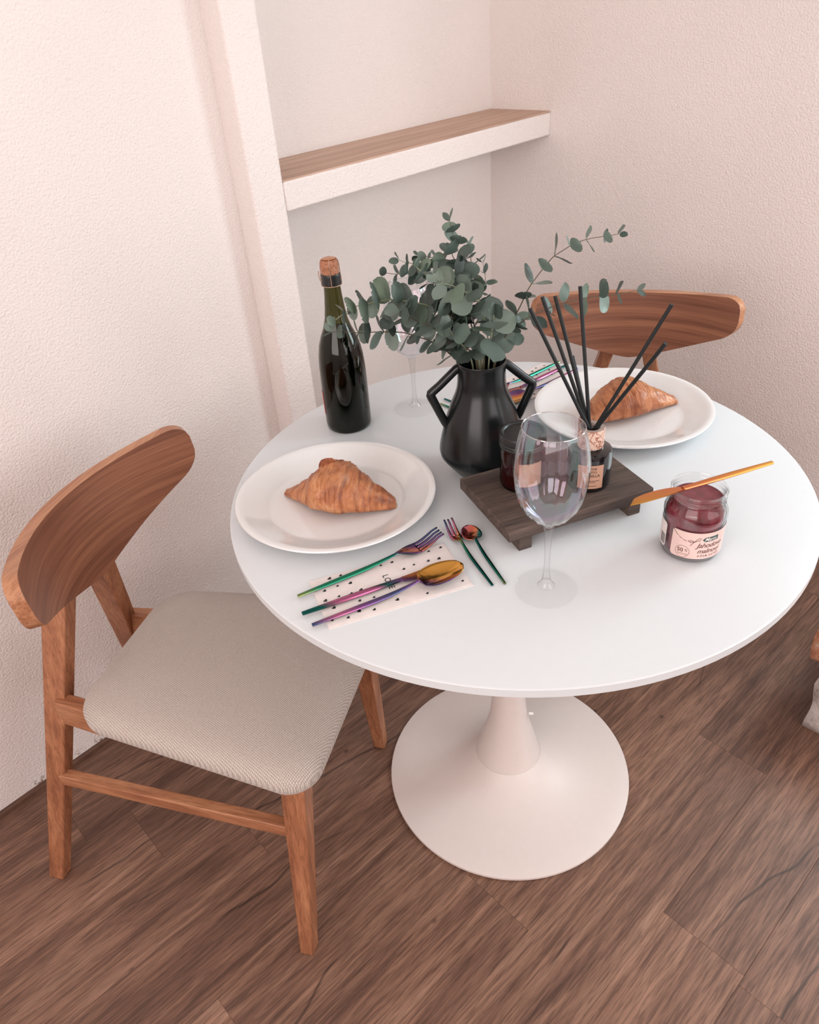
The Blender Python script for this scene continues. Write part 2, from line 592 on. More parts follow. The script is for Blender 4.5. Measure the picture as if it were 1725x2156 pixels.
def m_cork():
    t = NT('cork')
    t.setp(Roughness=0.8)
    n = t.noise(t.coords(), 260, 4, 0.7)
    t.color(t.ramp(n, [(0.3, srgb('#7A4632')), (0.5, srgb('#B47A5C')), (0.7, srgb('#C99374'))]))
    t.bump(n, 0.4, 0.002)
    return t.m
M['cork'] = m_cork()

def m_stone():
    t = NT('rough_plaster')
    t.setp(Roughness=0.95)
    n = t.noise(t.coords(), 18, 6, 0.65)
    t.color(t.ramp(n, [(0.32, srgb('#B7A9A2')), (0.5, srgb('#DDD3CE')), (0.7, srgb('#EEE8E4'))]))
    t.bump(n, 0.8, 0.01)
    return t.m
M['stone'] = m_stone()
def m_brick():
    t = NT('bare_brick')
    t.setp(Roughness=0.95)
    n = t.noise(t.coords(), 40, 5, 0.65)
    t.color(t.ramp(n, [(0.32, srgb('#A8664A')), (0.55, srgb('#D59C7C')), (0.75, srgb('#EBDCD2'))]))
    t.bump(n, 0.6, 0.006)
    return t.m
M['brick'] = m_brick()
M['napkin'] = plain('napkin_tissue', srgb('#EFE4E1'), 0.9)
M['window_paint'] = plain('window_paint', srgb('#EDE8E4'), 0.45)
M['pane'] = glass_thin('window_glass', (0.97, 0.98, 0.98))

GREEN, TEAL, PINK, PURP, BLUE, GOLD, COPP, OLIVE = [srgb(h) for h in ('#2A7A5E', '#1D5A55', '#B0668A', '#775383', '#4A5578', '#D39A4C', '#BE7550', '#7F8F5A')]
M['rb_fork'] = rainbow('iridescent_fork', [(0.0, OLIVE), (0.12, GREEN), (0.5, GREEN), (0.64, TEAL), (0.70, PURP), (0.76, COPP), (0.86, PURP), (1.0, BLUE)], 0.222)
M['rb_knife'] = rainbow('iridescent_knife', [(0.0, TEAL), (0.10, TEAL), (0.2, PINK), (0.42, PINK), (0.5, TEAL), (0.60, PURP), (0.68, COPP), (1.0, GOLD)], 0.225)
M['rb_spoon'] = rainbow('iridescent_spoon', [(0.0, BLUE), (0.15, PINK), (0.30, PURP), (0.5, BLUE), (0.66, PURP), (0.72, COPP), (0.80, GOLD), (1.0, GOLD)], 0.225)
M['rb_small'] = rainbow('iridescent_small', [(0.0, TEAL), (0.08, TEAL), (0.35, TEAL), (0.6, GREEN), (0.72, OLIVE), (0.78, COPP), (0.88, PINK), (1.0, BLUE)], 0.145)
M['rb_small_spoon'] = rainbow('iridescent_small_spoon', [(0.0, OLIVE), (0.1, GREEN), (0.4, TEAL), (0.68, TEAL), (0.74, COPP), (0.84, srgb('#C96A5E')), (1.0, PINK)], 0.145)
M['rb_gold'] = rainbow('copper_gold_knife', [(0.0, GOLD), (0.25, srgb('#D9934A')), (0.6, srgb('#D6835A')), (1.0, GOLD)], 0.225, 0.3)

# ------------------------------------------------------------------ the room
XR, YL, YP, YN = 1.175, 0.772, 0.7165, 0.929
X0, Y0, ZC = -2.6, -2.6, 2.5
PX0, PX1 = 0.111, 0.194

def wall(name, boxes, mat='wall'):
    mb = MB()
    for b in boxes: mb.box(*b)
    return struct(mb.build(name, M[mat], smooth=False))

wall('wall_left', [(X0 - .12, PX0, YL, YL + .26, 0, ZC)], 'wall_flecked')
struct(MB().box(PX0, PX1, YP, YN + .10, 0, ZC).build('trim_1', M['wall'], bevel=0.006, segs=3))
wall('wall_back', [(PX1, XR + .12, YN, YN + .12, 0, ZC)])
W1 = (-1.18, -0.36, 0.90, 1.76)
wall('wall_right', [(XR, XR + .12, Y0 - .12, W1[0], 0, ZC), (XR, XR + .12, W1[1], YN, 0, ZC),
                    (XR, XR + .12, W1[0], W1[1], 0, W1[2]), (XR, XR + .12, W1[0], W1[1], W1[3], ZC)])
W2 = (-1.80, 0.20, 0.90, 2.30)
wall('wall_side', [(X0 - .12, X0, Y0 - .12, W2[0], 0, ZC), (X0 - .12, X0, W2[1], YL, 0, ZC),
                   (X0 - .12, X0, W2[0], W2[1], 0, W2[2]), (X0 - .12, X0, W2[0], W2[1], W2[3], ZC)])
W3 = (-1.00, 1.10, 0.85, 2.30)
wall('wall_front', [(X0, W3[0], Y0 - .12, Y0, 0, ZC), (W3[1], XR, Y0 - .12, Y0, 0, ZC),
                    (W3[0], W3[1], Y0 - .12, Y0, 0, W3[2]), (W3[0], W3[1], Y0 - .12, Y0, W3[3], ZC)])
wall('ceiling', [(X0 - .12, XR + .12, Y0 - .12, YN + .12, ZC, ZC + .1)], 'ceiling')

def window(name, axis, pos, a0, a1, z0, z1):
    root = bpy.data.objects.new(name, None); COL.objects.link(root); struct(root)
    def bx(mb, b0, b1, c0, c1, d0, d1):
        return mb.box(d0, d1, b0, b1, c0, c1) if axis == 'x' else mb.box(b0, b1, d0, d1, c0, c1)
    fr = MB(); w = .05
    bx(fr, a0, a0 + w, z0, z1, pos, pos + .05); bx(fr, a1 - w, a1, z0, z1, pos, pos + .05)
    bx(fr, a0 + w, a1 - w, z0, z0 + w, pos, pos + .05); bx(fr, a0 + w, a1 - w, z1 - w, z1, pos, pos + .05)
    m = (a0 + a1) / 2
    bx(fr, m - .02, m + .02, z0 + w, z1 - w, pos, pos + .05)
    fr.build('window_frame', M['window_paint'], root, smooth=False)
    for s0, s1 in ((a0 + w, m - .02), (m + .02, a1 - w)):
        bx(MB(), s0, s1, z0 + w, z1 - w, pos + .022, pos + .027).build('pane', M['pane'], root, smooth=False)
window('window_1', 'x', XR + .03, *W1)
window('window_2', 'x', X0 - .08, *W2)
window('window_3', 'y', Y0 - .08, *W3)

# floor: base slab and single planks, laid along the left wall (turned a little)
floor = struct(MB().box(X0 - .12, XR + .12, Y0 - .12, YN + .12, -0.06, -0.0095).build('floor', M['subfloor'], smooth=False))
PA = math.radians(-4.4); PW, PLEN = 0.152, 1.22
def plank_mesh(L, W=PW):
    g, c, t = 0.00012, 0.0004, 0.009
    mb = MB()
    x0, x1, y0, y1 = g, L - g, -W / 2 + g, W / 2 - g
    lo = [(x0, y0, -t), (x1, y0, -t), (x1, y1, -t), (x0, y1, -t)]
    mi = [(x0, y0, -c), (x1, y0, -c), (x1, y1, -c), (x0, y1, -c)]
    up = [(x0 + c, y0 + c, 0), (x1 - c, y0 + c, 0), (x1 - c, y1 - c, 0), (x0 + c, y1 - c, 0)]
    fs = [(8, 9, 10, 11)]
    for a, b in ((0, 4), (4, 8)):
        for k in range(4):
            fs.append((a + k, a + (k + 1) % 4, b + (k + 1) % 4, b + k))
    mb.add(lo + mi + up, fs)
    me = mb.mesh('plank', smooth=False, fix=False)
    me.materials.append(M['floor'])
    return me
full_plank = plank_mesh(PLEN)
JOINT = {-1: -0.237, -2: 0.36, -3: -0.04, 3: -0.64}
rp = random.Random(3)
umin, umax = -2.66, 1.24
for row in range(-15, 8):
    vc = -0.098 + PW * row + PW * 0.5 + PW   # row -1 covers v in [-0.25, -0.098]
    vc = -0.25 + PW * (row + 1) + PW / 2
    if vc < -2.62 or vc > 0.98: continue
    j = JOINT.get(row, rp.uniform(-1, 1))
    while j > umin: j -= PLEN
    while j < umax:
        a, b = max(j, umin), min(j + PLEN, umax)
        if b - a > 0.03:
            me = full_plank if (b - a) > PLEN - 1e-4 else plank_mesh(b - a)
            o = bpy.data.objects.new('plank', me); COL.objects.link(o)
            o.parent = floor
            o.location = (a * math.cos(PA) - vc * math.sin(PA), a * math.sin(PA) + vc * math.cos(PA), 0)
            o.rotation_euler = (0, 0, PA)
        j += PLEN
struct(MB().box(X0, PX0, YL - .012, YL, 0, .010).build('baseboard_left', M['floor'], smooth=False))

# built-in niche shelf
shelf = thing('niche_shelf', 'white built-in wall shelf with beige top spanning the alcove', 'shelf', ((PX1 + XR) / 2, (YP + YN) / 2, 1.038))
hx = (XR - PX1) / 2; hy = (YN - YP) / 2
MB().box(-hx, hx, -hy, hy, 0, 0.0585).build('shelf_body', M['wall'], shelf, bevel=0.004)
MB().box(-hx, hx, -hy + .003, hy, 0.0585, 0.0625).build('top_layer', M['shelf_top'], shelf, smooth=False)  # thin beige layer with faint streaks, darker than the shelf body

# rough masonry at the right edge
def rough_block(name, x0, x1, y0, y1, z0, z1, amp, seed, mat, parent, n=(10, 10, 8)):
    bm = bmesh.new()
    bmesh.ops.create_cube(bm, size=1.0)
    bmesh.ops.subdivide_edges(bm, edges=bm.edges, cuts=9, use_grid_fill=True)
    rr = random.Random(seed)
    from mathutils import noise as mn
    for v in bm.verts:
        p = Vector((x0 + (v.co.x + .5) * (x1 - x0), y0 + (v.co.y + .5) * (y1 - y0), z0 + (v.co.z + .5) * (z1 - z0)))
        d = mn.noise_vector(p * 14 + Vector((seed, 0, 0))) * amp + mn.noise_vector(p * 45) * amp * .4
        if v.co.z < -.49: d.z = 0
        v.co = p + d
    me = bpy.data.meshes.new(name); bm.to_mesh(me); bm.free()
    me.polygons.foreach_set('use_smooth', [True] * len(me.polygons))
    me.materials.append(mat)
    o = bpy.data.objects.new(name, me); COL.objects.link(o); o.parent = parent
    return o
pier = thing('masonry_stub', 'rough white plastered masonry stub on the floor at the right edge', 'masonry', (0.65, -0.60, 0))
rough_block('plaster_block', -0.145, 0.20, -0.25, 0.160, 0.0, 0.185, 0.010, 3, M['stone'], pier)
rough_block('brick', -0.142, 0.02, -0.05, 0.190, 0.190, 0.262, 0.006, 5, M['brick'], pier)

# ------------------------------------------------------------------ table
table = thing('round_table', 'white round pedestal table with a trumpet foot, laid for two', 'table')
R = 0.449
MB().lathe([(0, .736), (.36, .736), (.440, .736), (.4475, .7361), (.449, .7374), (.449, .7486), (.4480, .7497), (.4466, .75), (0, .75)], 128).build('tabletop', M['tabletop'], table)
MB().lathe([(.0665, .066), (.0655, .068), (.060, .090), (.0525, .12), (.044, .15), (.0375, .18), (.034, .2155), (.031, .26), (.030, .34), (.030, .48), (.033, .60), (.042, .67), (.060, .715), (.085, .730), (.11, .7355)], 64).build('column', M['table_base'], table)
MB().lathe([(0, .0), (.250, .0), (.2538, .002), (.2543, .005), (.2535, .0075), (.245, .0095), (.22, .0125), (.19, .0165), (.16, .022), (.13, .030), (.105, .040), (.085, .052), (.0725, .062), (.068, .0665), (.066, .066)], 96).build('foot', M['table_base'], table)
MB().tube([(.020, -.036, .185), (.0255, -.043, .185)], .003, 10).build('screw', M['screw'], table)

# ------------------------------------------------------------------ chairs
def make_chair(label):
    ch = thing('dining_chair', label, 'chair', group='wooden dining chairs at the round table')
    for s in (-1, 1):
        # rear leg: leans inwards and forwards up to the backrest
        def rl(z):
            t = z / .70
            so, f = -.218 + .24 * z, -.284 + .218 * z
            wd, dp = .026 + .008 * t, .034 + .016 * t
            c = [(so, f - dp, z), (so + wd, f - dp, z), (so + wd, f, z), (so, f, z)]
            return c if s < 0 else [(-x, y, zz) for x, y, zz in (c[1], c[0], c[3], c[2])]
        MB().hexa(rl(0), rl(.70)).build('leg', M['oak_z'], ch, bevel=.003)
        def fl(z):
            t = z / .43
            so, f = -.240 + .15 * z, .256 + .055 * z
            wd, dp = .026 + .012 * t, .026 + .016 * t
            c = [(so, f - dp, z), (so + wd, f - dp, z), (so + wd, f, z), (so, f, z)]
            return c if s < 0 else [(-x, y, zz) for x, y, zz in (c[1], c[0], c[3], c[2])]
        MB().hexa(fl(0), fl(.430)).build('leg', M['oak_z'], ch, bevel=.003)
        # side rail under the seat and lower stretcher
        def bar(p, q, w, h):
            p = Vector(p); q = Vector(q)
            a = [(p.x, p.y, p.z), (p.x + w, p.y, p.z), (q.x + w, q.y, q.z), (q.x, q.y, q.z)]
            b = [(x, y, z + h) for x, y, z in a]
            if s > 0:
                a = [(-x, y, z) for x, y, z in (a[1], a[0], a[3], a[2])]; b = [(-x, y, z) for x, y, z in (b[1], b[0], b[3], b[2])]
            return MB().hexa(a, b)
        bar((-.124, -.205, .379), (-.178, .262, .379), .026, .056).build('side_rail', M['oak_y'], ch, bevel=.002)
        bar((-.158, -.236, .241), (-.190, .252, .286), .020, .026).build('stretcher', M['oak_y'], ch, bevel=.002)
    # cross rails below the seat
    MB().box(-.175, .175, .240, .262, .379, .430).build('cross_rail', M['oak_edge_lit'], ch, bevel=.002)
    MB().box(-.125, .125, -.100, -.078, .379, .428).build('cross_rail', M['oak_edge_lit'], ch, bevel=.002)
    # backrest: bent, tapering towards rounded ends
    Wd, th, rc = .2205, .020, .030
    ft, fc = -.026, -.119
    N, K = 56, 12
    front, back = [], []
    for i in range(N + 1):
        u = -1 + 2 * i / N
        u = math.copysign(1 - (1 - abs(u)) ** 1.25, u)
        s_ = u * Wd
        zt = .790 + .018 * u * u
        zb = .636 + .092 * abs(u) ** 1.45
        d = Wd - abs(s_)
        if d < rc:
            c = rc - math.sqrt(max(0, rc * rc - (rc - d) ** 2))
            zt -= c * .9; zb += c * .9
        fr_, bk_ = [], []
        for k in range(K + 1):
            z = zb + (zt - zb) * k / K
            f = fc + (ft - fc) * u * u - .125 * (z - .7)
            slope = 2 * (ft - fc) * u / Wd
            nx, ny = slope / math.hypot(slope, 1), -1 / math.hypot(slope, 1)
            fr_.append((s_, f, z)); bk_.append((s_ + nx * th, f + ny * th, z))
        front.append(fr_); back.append(bk_)
    mb = MB(); mb.grid(front); mb.grid(back)
    loopf = [front[i][0] for i in range(N + 1)] + [front[N][k] for k in range(1, K + 1)] + [front[i][K] for i in range(N - 1, -1, -1)] + [front[0][k] for k in range(K - 1, 0, -1)]
    loopb = [back[i][0] for i in range(N + 1)] + [back[N][k] for k in range(1, K + 1)] + [back[i][K] for i in range(N - 1, -1, -1)] + [back[0][k] for k in range(K - 1, 0, -1)]
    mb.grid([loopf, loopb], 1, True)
    me = mb.mesh('backrest', True, False)
    bm = bmesh.new(); bm.from_mesh(me)
    bmesh.ops.remove_doubles(bm, verts=bm.verts, dist=1e-5)
    bmesh.ops.recalc_face_normals(bm, faces=bm.faces)
    bm.to_mesh(me); bm.free()
    me.polygons.foreach_set('use_smooth', [True] * len(me.polygons))
    me.set_sharp_from_angle(angle=math.radians(38))
    me.materials.append(M['oak_x']); me.materials.append(M['oak_edge_lit'])  # rim strip in a lighter oak, its lit look put into the colour
    o = bpy.data.objects.new('backrest', me); COL.objects.link(o); o.parent = ch
    b = o.modifiers.new('bevel', 'BEVEL'); b.width = .004; b.segments = 2; b.limit_method = 'ANGLE'; b.angle_limit = math.radians(50)
    # upholstered seat
    def outline(ins, n=12):
        f0, f1 = -.140 + ins, .308 - ins
        wr, wf = .172 - ins, .210 - ins
        pts = []
        rr, rf = max(.02, .075 - ins * .45), max(.015, .050 - ins * .3)
        cs = [(wf - rf, f1 - rf, rf, 0), (-(wf - rf), f1 - rf, rf, 90), (-(wr - rr), f0 + rr, rr, 180), (wr - rr, f0 + rr, rr, 270)]
        for cx, cy, r_, a0 in cs:
            for k in range(n + 1):
                a = math.radians(a0 + 90 * k / n)
                pts.append((cx + r_ * math.cos(a), cy + r_ * math.sin(a)))
        return pts
    rows = []
    for ins, z in ((.03, .4285), (.010, .4285), (.003, .432), (.0, .440), (.0, .452), (.004, .460), (.012, .467), (.026, .4725), (.05, .4765), (.085, .479), (.120, .480)):
        rows.append([(x, y, z) for x, y in outline(ins)])
    mb = MB(); mb.grid(rows, 0, True)
    n = len(rows[0])
    for ri, z in ((len(rows) - 1, .4805), (0, .4285)):
        c = len(mb.v); mb.v.append((0, .09, z))
        for k in range(n):
            mb.f.append((ri * n + k, ri * n + (k + 1) % n, c)); mb.mi.append(0)
    mb.build('seat', M['fabric'], ch)
    return ch
chair = make_chair('wooden dining chair with pale fabric seat in the foreground beside the left wall')
chair.location = (-.4446, .3702, 0); chair.rotation_euler = (0, 0, math.radians(-62.5 - 90))
copy_tree(chair, 'wooden dining chair behind the table, mostly its curved backrest showing above the far plate', 'wooden dining chairs at the round table', (.6547, .1392, 0), math.radians(209.45 - 90))

# ------------------------------------------------------------------ table ware
TZ = .75
def make_plate(label, loc):
    o = MB().lathe([(0, .003), (.080, .003), (.083, .0), (.088, .0), (.090, .003), (.120, .0085), (.148, .0180), (.1535, .0205), (.155, .0225), (.1542, .0243), (.1515, .0248), (.1470, .0242), (.1425, .0225), (.1385, .0205), (.125, .0150), (.113, .0105), (.1075, .0080), (.1035, .0067), (.098, .0063), (0, .0062)], 96).build('dinner_plate', M['porcelain'])
    o.location = loc
    return tag(o, label, 'plate', 'white dinner plates')
make_plate('white porcelain plate nearest the left chair, holding the croissant with the curled flap', (-.225, .170, TZ))
make_plate('white porcelain plate on the far side, behind the reed diffuser', (.278, -.040, TZ))

def lerp_table(tab, t):
    for (t0, v0), (t1, v1) in zip(tab[:-1], tab[1:]):
        if t <= t1:
            q = (t - t0) / (t1 - t0)
            return v0 + (v1 - v0) * (q * q * (3 - 2 * q) * .35 + q * .65)
    return tab[-1][1]

def make_croissant(label, loc, rz, seed, flap, Lc, wid, hgt, tab, bounds):
    root = thing('croissant', label, 'croissant', loc, rz, 'croissants on the plates')
    from mathutils import noise as mn
    NR, NS = 130, 52
    rows, bake = [], []
    for i in range(NR + 1):
        t = -1 + 2 * i / NR
        row = []
        prof = lerp_table(tab, t)
        for k in range(NS):
            a = 2 * PI * k / NS
            ca, sa = math.cos(a), math.sin(a)
            te = t + .07 * ca * (1 if t > 0 else -1) + .025 * math.sin(2 * a + seed)
            te += .035 * mn.noise(Vector((ca * 1.4, sa * 1.4, t * 5 + seed)))
            step, near = 0.0, 0.0
            for bd, am in bounds:
                x = (te - bd) / .012 if bd < 0 else (bd - te) / .012
                step += am / (1 + math.exp(-max(-30, min(30, x))))
                near = max(near, am * math.exp(-((te - bd + (.012 if bd < 0 else -.012)) / .022) ** 2))
            m = .74 + .055 * step
            lump = 1 + .09 * mn.noise(Vector((t * 6 + seed, ca * 1.8, sa * 1.8))) + .035 * mn.noise(Vector((t * 40, ca * 5, sa * 5 + seed))) + .02 * mn.noise(Vector((t * 90, ca * 9, sa * 9)))
            r = prof * m * lump
            y = wid * r * ca
            zz = hgt * (.40 + .60 * sa) * r if sa > 0 else hgt * .40 * r * (1 + sa * .98)
            row.append((t * Lc / 2, y + .010 * t * t * (1 if flap else -1), max(zz, 0) + .0005))
            bake.append(max(0, min(1.0, .85 * near + .45 * max(0, (abs(t) - .72) / .28) + .9 * mn.noise(Vector((t * 3.2 + seed, ca * 1.3, sa * 1.3))) - .05)))
        rows.append(row)
    mb = MB(); mb.grid(rows, 0, True)
    mb.f.append(tuple(range(NS - 1, -1, -1))); mb.mi.append(0)
    mb.f.append(tuple(NR * NS + k for k in range(NS))); mb.mi.append(0)
    o = mb.build('pastry_body', M['croissant'], root)
    at = o.data.attributes.new('bake', 'FLOAT', 'POINT')
    at.data.foreach_set('value', bake)
    if flap:
        # tongue of dough wound over the middle, its end curling up at the top
        P = []; B = []; NF, NK = 34, 16
        for i in range(NF + 1):
            s = i / NF
            ang = math.radians(-25 + 118 * min(1, s / .76))
            cy = -wid * 1.03 * math.cos(ang)
            cz = hgt * (.40 + .60 * math.sin(ang)) * 1.0 if math.sin(ang) > 0 else hgt * .40 * (1 + math.sin(ang))
            cx = .012 - .032 * s
            if s > .76:
                q = (s - .76) / .24
                cz += .017 * math.sin(q * 1.7)
                cy += .003 * q
                cx += .020 * q * q
            hw = (.0150 - .0075 * s) * (1 - .35 * max(0, (s - .9) / .1))
            th = .0050 - .0015 * s
            row = []
            for k in range(NK):
                a = 2 * PI * k / NK
                e = .0014 * mn.noise(Vector((i * .35, k * .9, 4)))
                row.append((cx + hw * math.cos(a) + e, cy - th * .5 * math.sin(a) * math.cos(ang), max(.0012, cz + th * math.sin(a) + e)))
                B.append(max(0, min(1, .42 + .60 * s * s + .45 * abs(math.cos(a)) ** 4 + .5 * mn.noise(Vector((i * .2, k * .3, 1))))))
            P.append(row)
        mf = MB(); mf.grid(P, 0, True)
        mf.f.append(tuple(range(NK - 1, -1, -1))); mf.mi.append(0)
        mf.f.append(tuple(NF * NK + k for k in range(NK))); mf.mi.append(0)
        fo = mf.build('dough_flap', M['croissant'], root)
        at = fo.data.attributes.new('bake', 'FLOAT', 'POINT')
        at.data.foreach_set('value', B)
    return root
make_croissant('golden croissant with a curled-up flap on the near plate', (-.2335, .1610, TZ + .0062), math.radians(-65), 2, True, .187, .041, .060,
    [(-1, .06), (-.95, .17), (-.75, .34), (-.5, .58), (-.25, .90), (0, 1.02), (.2, .96), (.45, .80), (.7, .60), (.88, .42), (.96, .30), (1, .10)],
    [(-.70, .9), (-.46, 1.0), (-.24, 1.1), (.22, 1.0), (.42, 1.0), (.53, .6), (.62, .8), (.70, .5), (.78, .6), (.87, .5)])
make_croissant('golden croissant with a dimple on the far plate behind the black reeds', (.283, -.045, TZ + .0062), math.radians(-28.6), 11, False, .197, .042, .058,
    [(-1, .10), (-.95, .30), (-.75, .55), (-.5, .80), (-.25, .98), (0, 1.0), (.25, .86), (.5, .68), (.75, .46), (.92, .30), (.97, .22), (1, .10)],
    [(-.74, .8), (-.52, 1.0), (-.28, 1.0), (-.08, .7), (.18, 1.1), (.40, 1.0), (.60, .9), (.80, .7)])

# wine glasses
def glass_parts(root):
    def rib(a, r, z):
        return .0005 * math.cos(18 * a) * (1 if r > .015 and z > .115 else 0)
    outer = [(.0040, .0985), (.0075, .1035), (.014, .110), (.0245, .1175), (.0330, .1290), (.0390, .1430), (.0427, .1600), (.0442, .1760), (.0440, .1900), (.0425, .2050), (.0398, .2200), (.0375, .2310), (.0360, .2370)]
    inner = [(.0351, .2370)] + [(max(r - .0011, .0), z) for r, z in reversed(outer[2:-1])] + [(.008, .1085), (0, .1070)]
    MB().lathe(outer + [(.0356, .2376)] + inner, 72, rib=rib).build('bowl', M['glass_pearl'], root)
    MB().tube([(.0356 * math.cos(2 * PI * k / 64), .0356 * math.sin(2 * PI * k / 64), .2374) for k in range(65)], .0007, 6).build('rim', M['glass_rim'], root)
    MB().lathe([(.0075, .1035), (.0058, .0930), (.0044, .0780), (.0037, .0600), (.0036, .0400), (.0042, .0250), (.0060, .0140), (.0095, .0075), (.012, .0050)], 32).build('stem', M['glass_stem'], root)
    MB().lathe([(0, .0012), (.034, .0010), (.0385, .0), (.0398, .0008), (.0396, .0018), (.036, .0026), (.026, .0034), (.012, .0050), (0, .0065)], 64).build('foot', M['glass_foot'], root)
g1 = thing('wine_glass', 'clear pearly wine glass standing in front of the dark wooden board', 'wine glass', (-.1965, -.1966, TZ), 0, 'wine glasses on the table')
glass_parts(g1)
copy_tree(g1, 'clear wine glass at the back, half hidden by the eucalyptus leaves', 'wine glasses on the table', (.0895, .2880, TZ), 1.0)

# bottle
bt = thing('wine_bottle', 'dark green sparkling wine bottle with corked top at the back left', 'bottle', (-.0290, .3460, TZ))
MB().lathe([(0, .004), (.030, .002), (.037, .0), (.0405, .004), (.0412, .012), (.0412, .085), (.0405, .118), (.0390, .138), (.0355, .158), (.0300, .174), (.0240, .188), (.0195, .204), (.0170, .222), (.0150, .242), (.0140, .256), (.0138, .272)], 64).build('bottle_glass', M['glass_green'], bt)
MB().lathe([(0, .006), (.030, .005), (.0385, .008), (.0395, .014), (.0395, .085), (.0388, .118), (.0372, .138), (.0338, .158), (.0283, .174), (.0238, .184), (0, .184)], 48).build('wine', M['wine'], bt)
MB().lathe([(.0144, .2590), (.0160, .2600), (.0163, .2660), (.0157, .2690), (.0162, .2720), (.0156, .2745), (.0160, .2770), (.0150, .2790), (0, .2790)], 40).build('neck_foil', M['black_plastic'], bt)
MB().lathe([(0, .2785), (.0142, .2785), (.0150, .284), (.0150, .291), (.0141, .2985), (.0125, .3015), (0, .3025)], 40).build('cork', M['cork'], bt)
MB().lathe([(0, .3022), (.0085, .3022), (.0115, .3018), (.0120, .3028), (.0095, .3036), (0, .3034)], 32).build('cap_plate', M['copper'], bt)
wr = MB()
wr.tube([(.0166 * math.cos(a), .0166 * math.sin(a), .2605) for a in [2 * PI * k / 40 for k in range(41)]], .0006, 6)
for k in range(4):
    a = math.radians(200 + 28 + 90 * k)
    wr.tube([(r * math.cos(a), r * math.sin(a), z) for r, z in ((.0166, .2605), (.0168, .270), (.0160, .2800), (.0157, .290), (.0148, .2985), (.0118, .3034))], .0006, 6)
a = math.radians(205 - 88)
lp = [(.0170 * math.cos(a), .0170 * math.sin(a), .262), (.0200 * math.cos(a), .0200 * math.sin(a), .268), (.0215 * math.cos(a), .0215 * math.sin(a), .276), (.0205 * math.cos(a), .0205 * math.sin(a), .282), (.0185 * math.cos(a), .0185 * math.sin(a), .280), (.0180 * math.cos(a), .0180 * math.sin(a), .272)]
wr.tube(lp, .0006, 6)
wr.build('wire_cage', M['wire'], bt)
patch(MB(), .0416, math.radians(60), math.radians(156), .030, .075, 20).build('label', M['red_label'], bt, fix=False)

# vase
vs = thing('black_vase', 'black glazed vase with two angular handles holding eucalyptus', 'vase', (-.0090, .0510, TZ))
MB().lathe([(0, .0), (.040, .0), (.0430, .0015), (.052, .013), (.063, .027), (.0675, .034), (.0688, .041), (.0682, .049), (.0655, .062), (.0600, .084), (.0540, .104), (.0475, .122), (.0415, .136), (.0382, .147), (.0368, .158), (.0365, .172), (.0372, .184), (.0380, .189), (.0375, .1905), (.0360, .1900), (.0345, .184), (.0335, .172), (.0335, .156), (.036, .144), (.044, .122), (.056, .084), (.062, .055), (.062, .040), (.045, .012), (0, .008)], 72).build('body', M['vase'], vs)
for sgn in (1, -1):
    a = math.radians(-41.5) + (0 if sgn > 0 else PI)
    c, s = math.cos(a), math.sin(a)
    prof = [(.030, .1840), (.038, .1800), (.050, .1690), (.064, .1560), (.0745, .1475), (.0785, .1440), (.0790, .1410), (.0780, .1375), (.073, .1260), (.066, .1090), (.059, .0930), (.053, .0820)]
    MB().tube([(r * c, r * s, z) for r, z in prof], [.0066, .0066, .0066, .0066, .0068, .0070, .0070, .0070, .0067, .0066, .0066, .0066], 12).build('handle', M['vase'], vs)

# eucalyptus sprigs
leaf_me = {}
def leaf_mesh(kind):
    if kind in leaf_me: return leaf_me[kind]
    mb = MB(); rows = []
    n, w = 7, 5
    for i in range(n):
        t = i / (n - 1)
        if kind == 'round':
            half = .52 * math.sin(PI * min(1, .04 + t * .95)) ** .58
        else:
            half = .30 * math.sin(PI * min(1, .05 + t * .93)) ** .8
        row = []
        for k in range(w):
            u = -1 + 2 * k / (w - 1)
            z = .10 * abs(u) * half * 1.6 + .16 * (t - .5) ** 2 - .04 + .03 * math.sin(5 * t + 2 * u)
            row.append((u * half, .10 + t * .95, z))
        rows.append(row)
    mb.grid(rows)
    mb.tube([(0, 0, 0), (0, .06, .01), (0, .13, -.005)], [.022, .018, .014], 4)
    me = mb.mesh('leaf', True, False)
    me.materials.append(M['leaf'])
    leaf_me[kind] = me
    return me

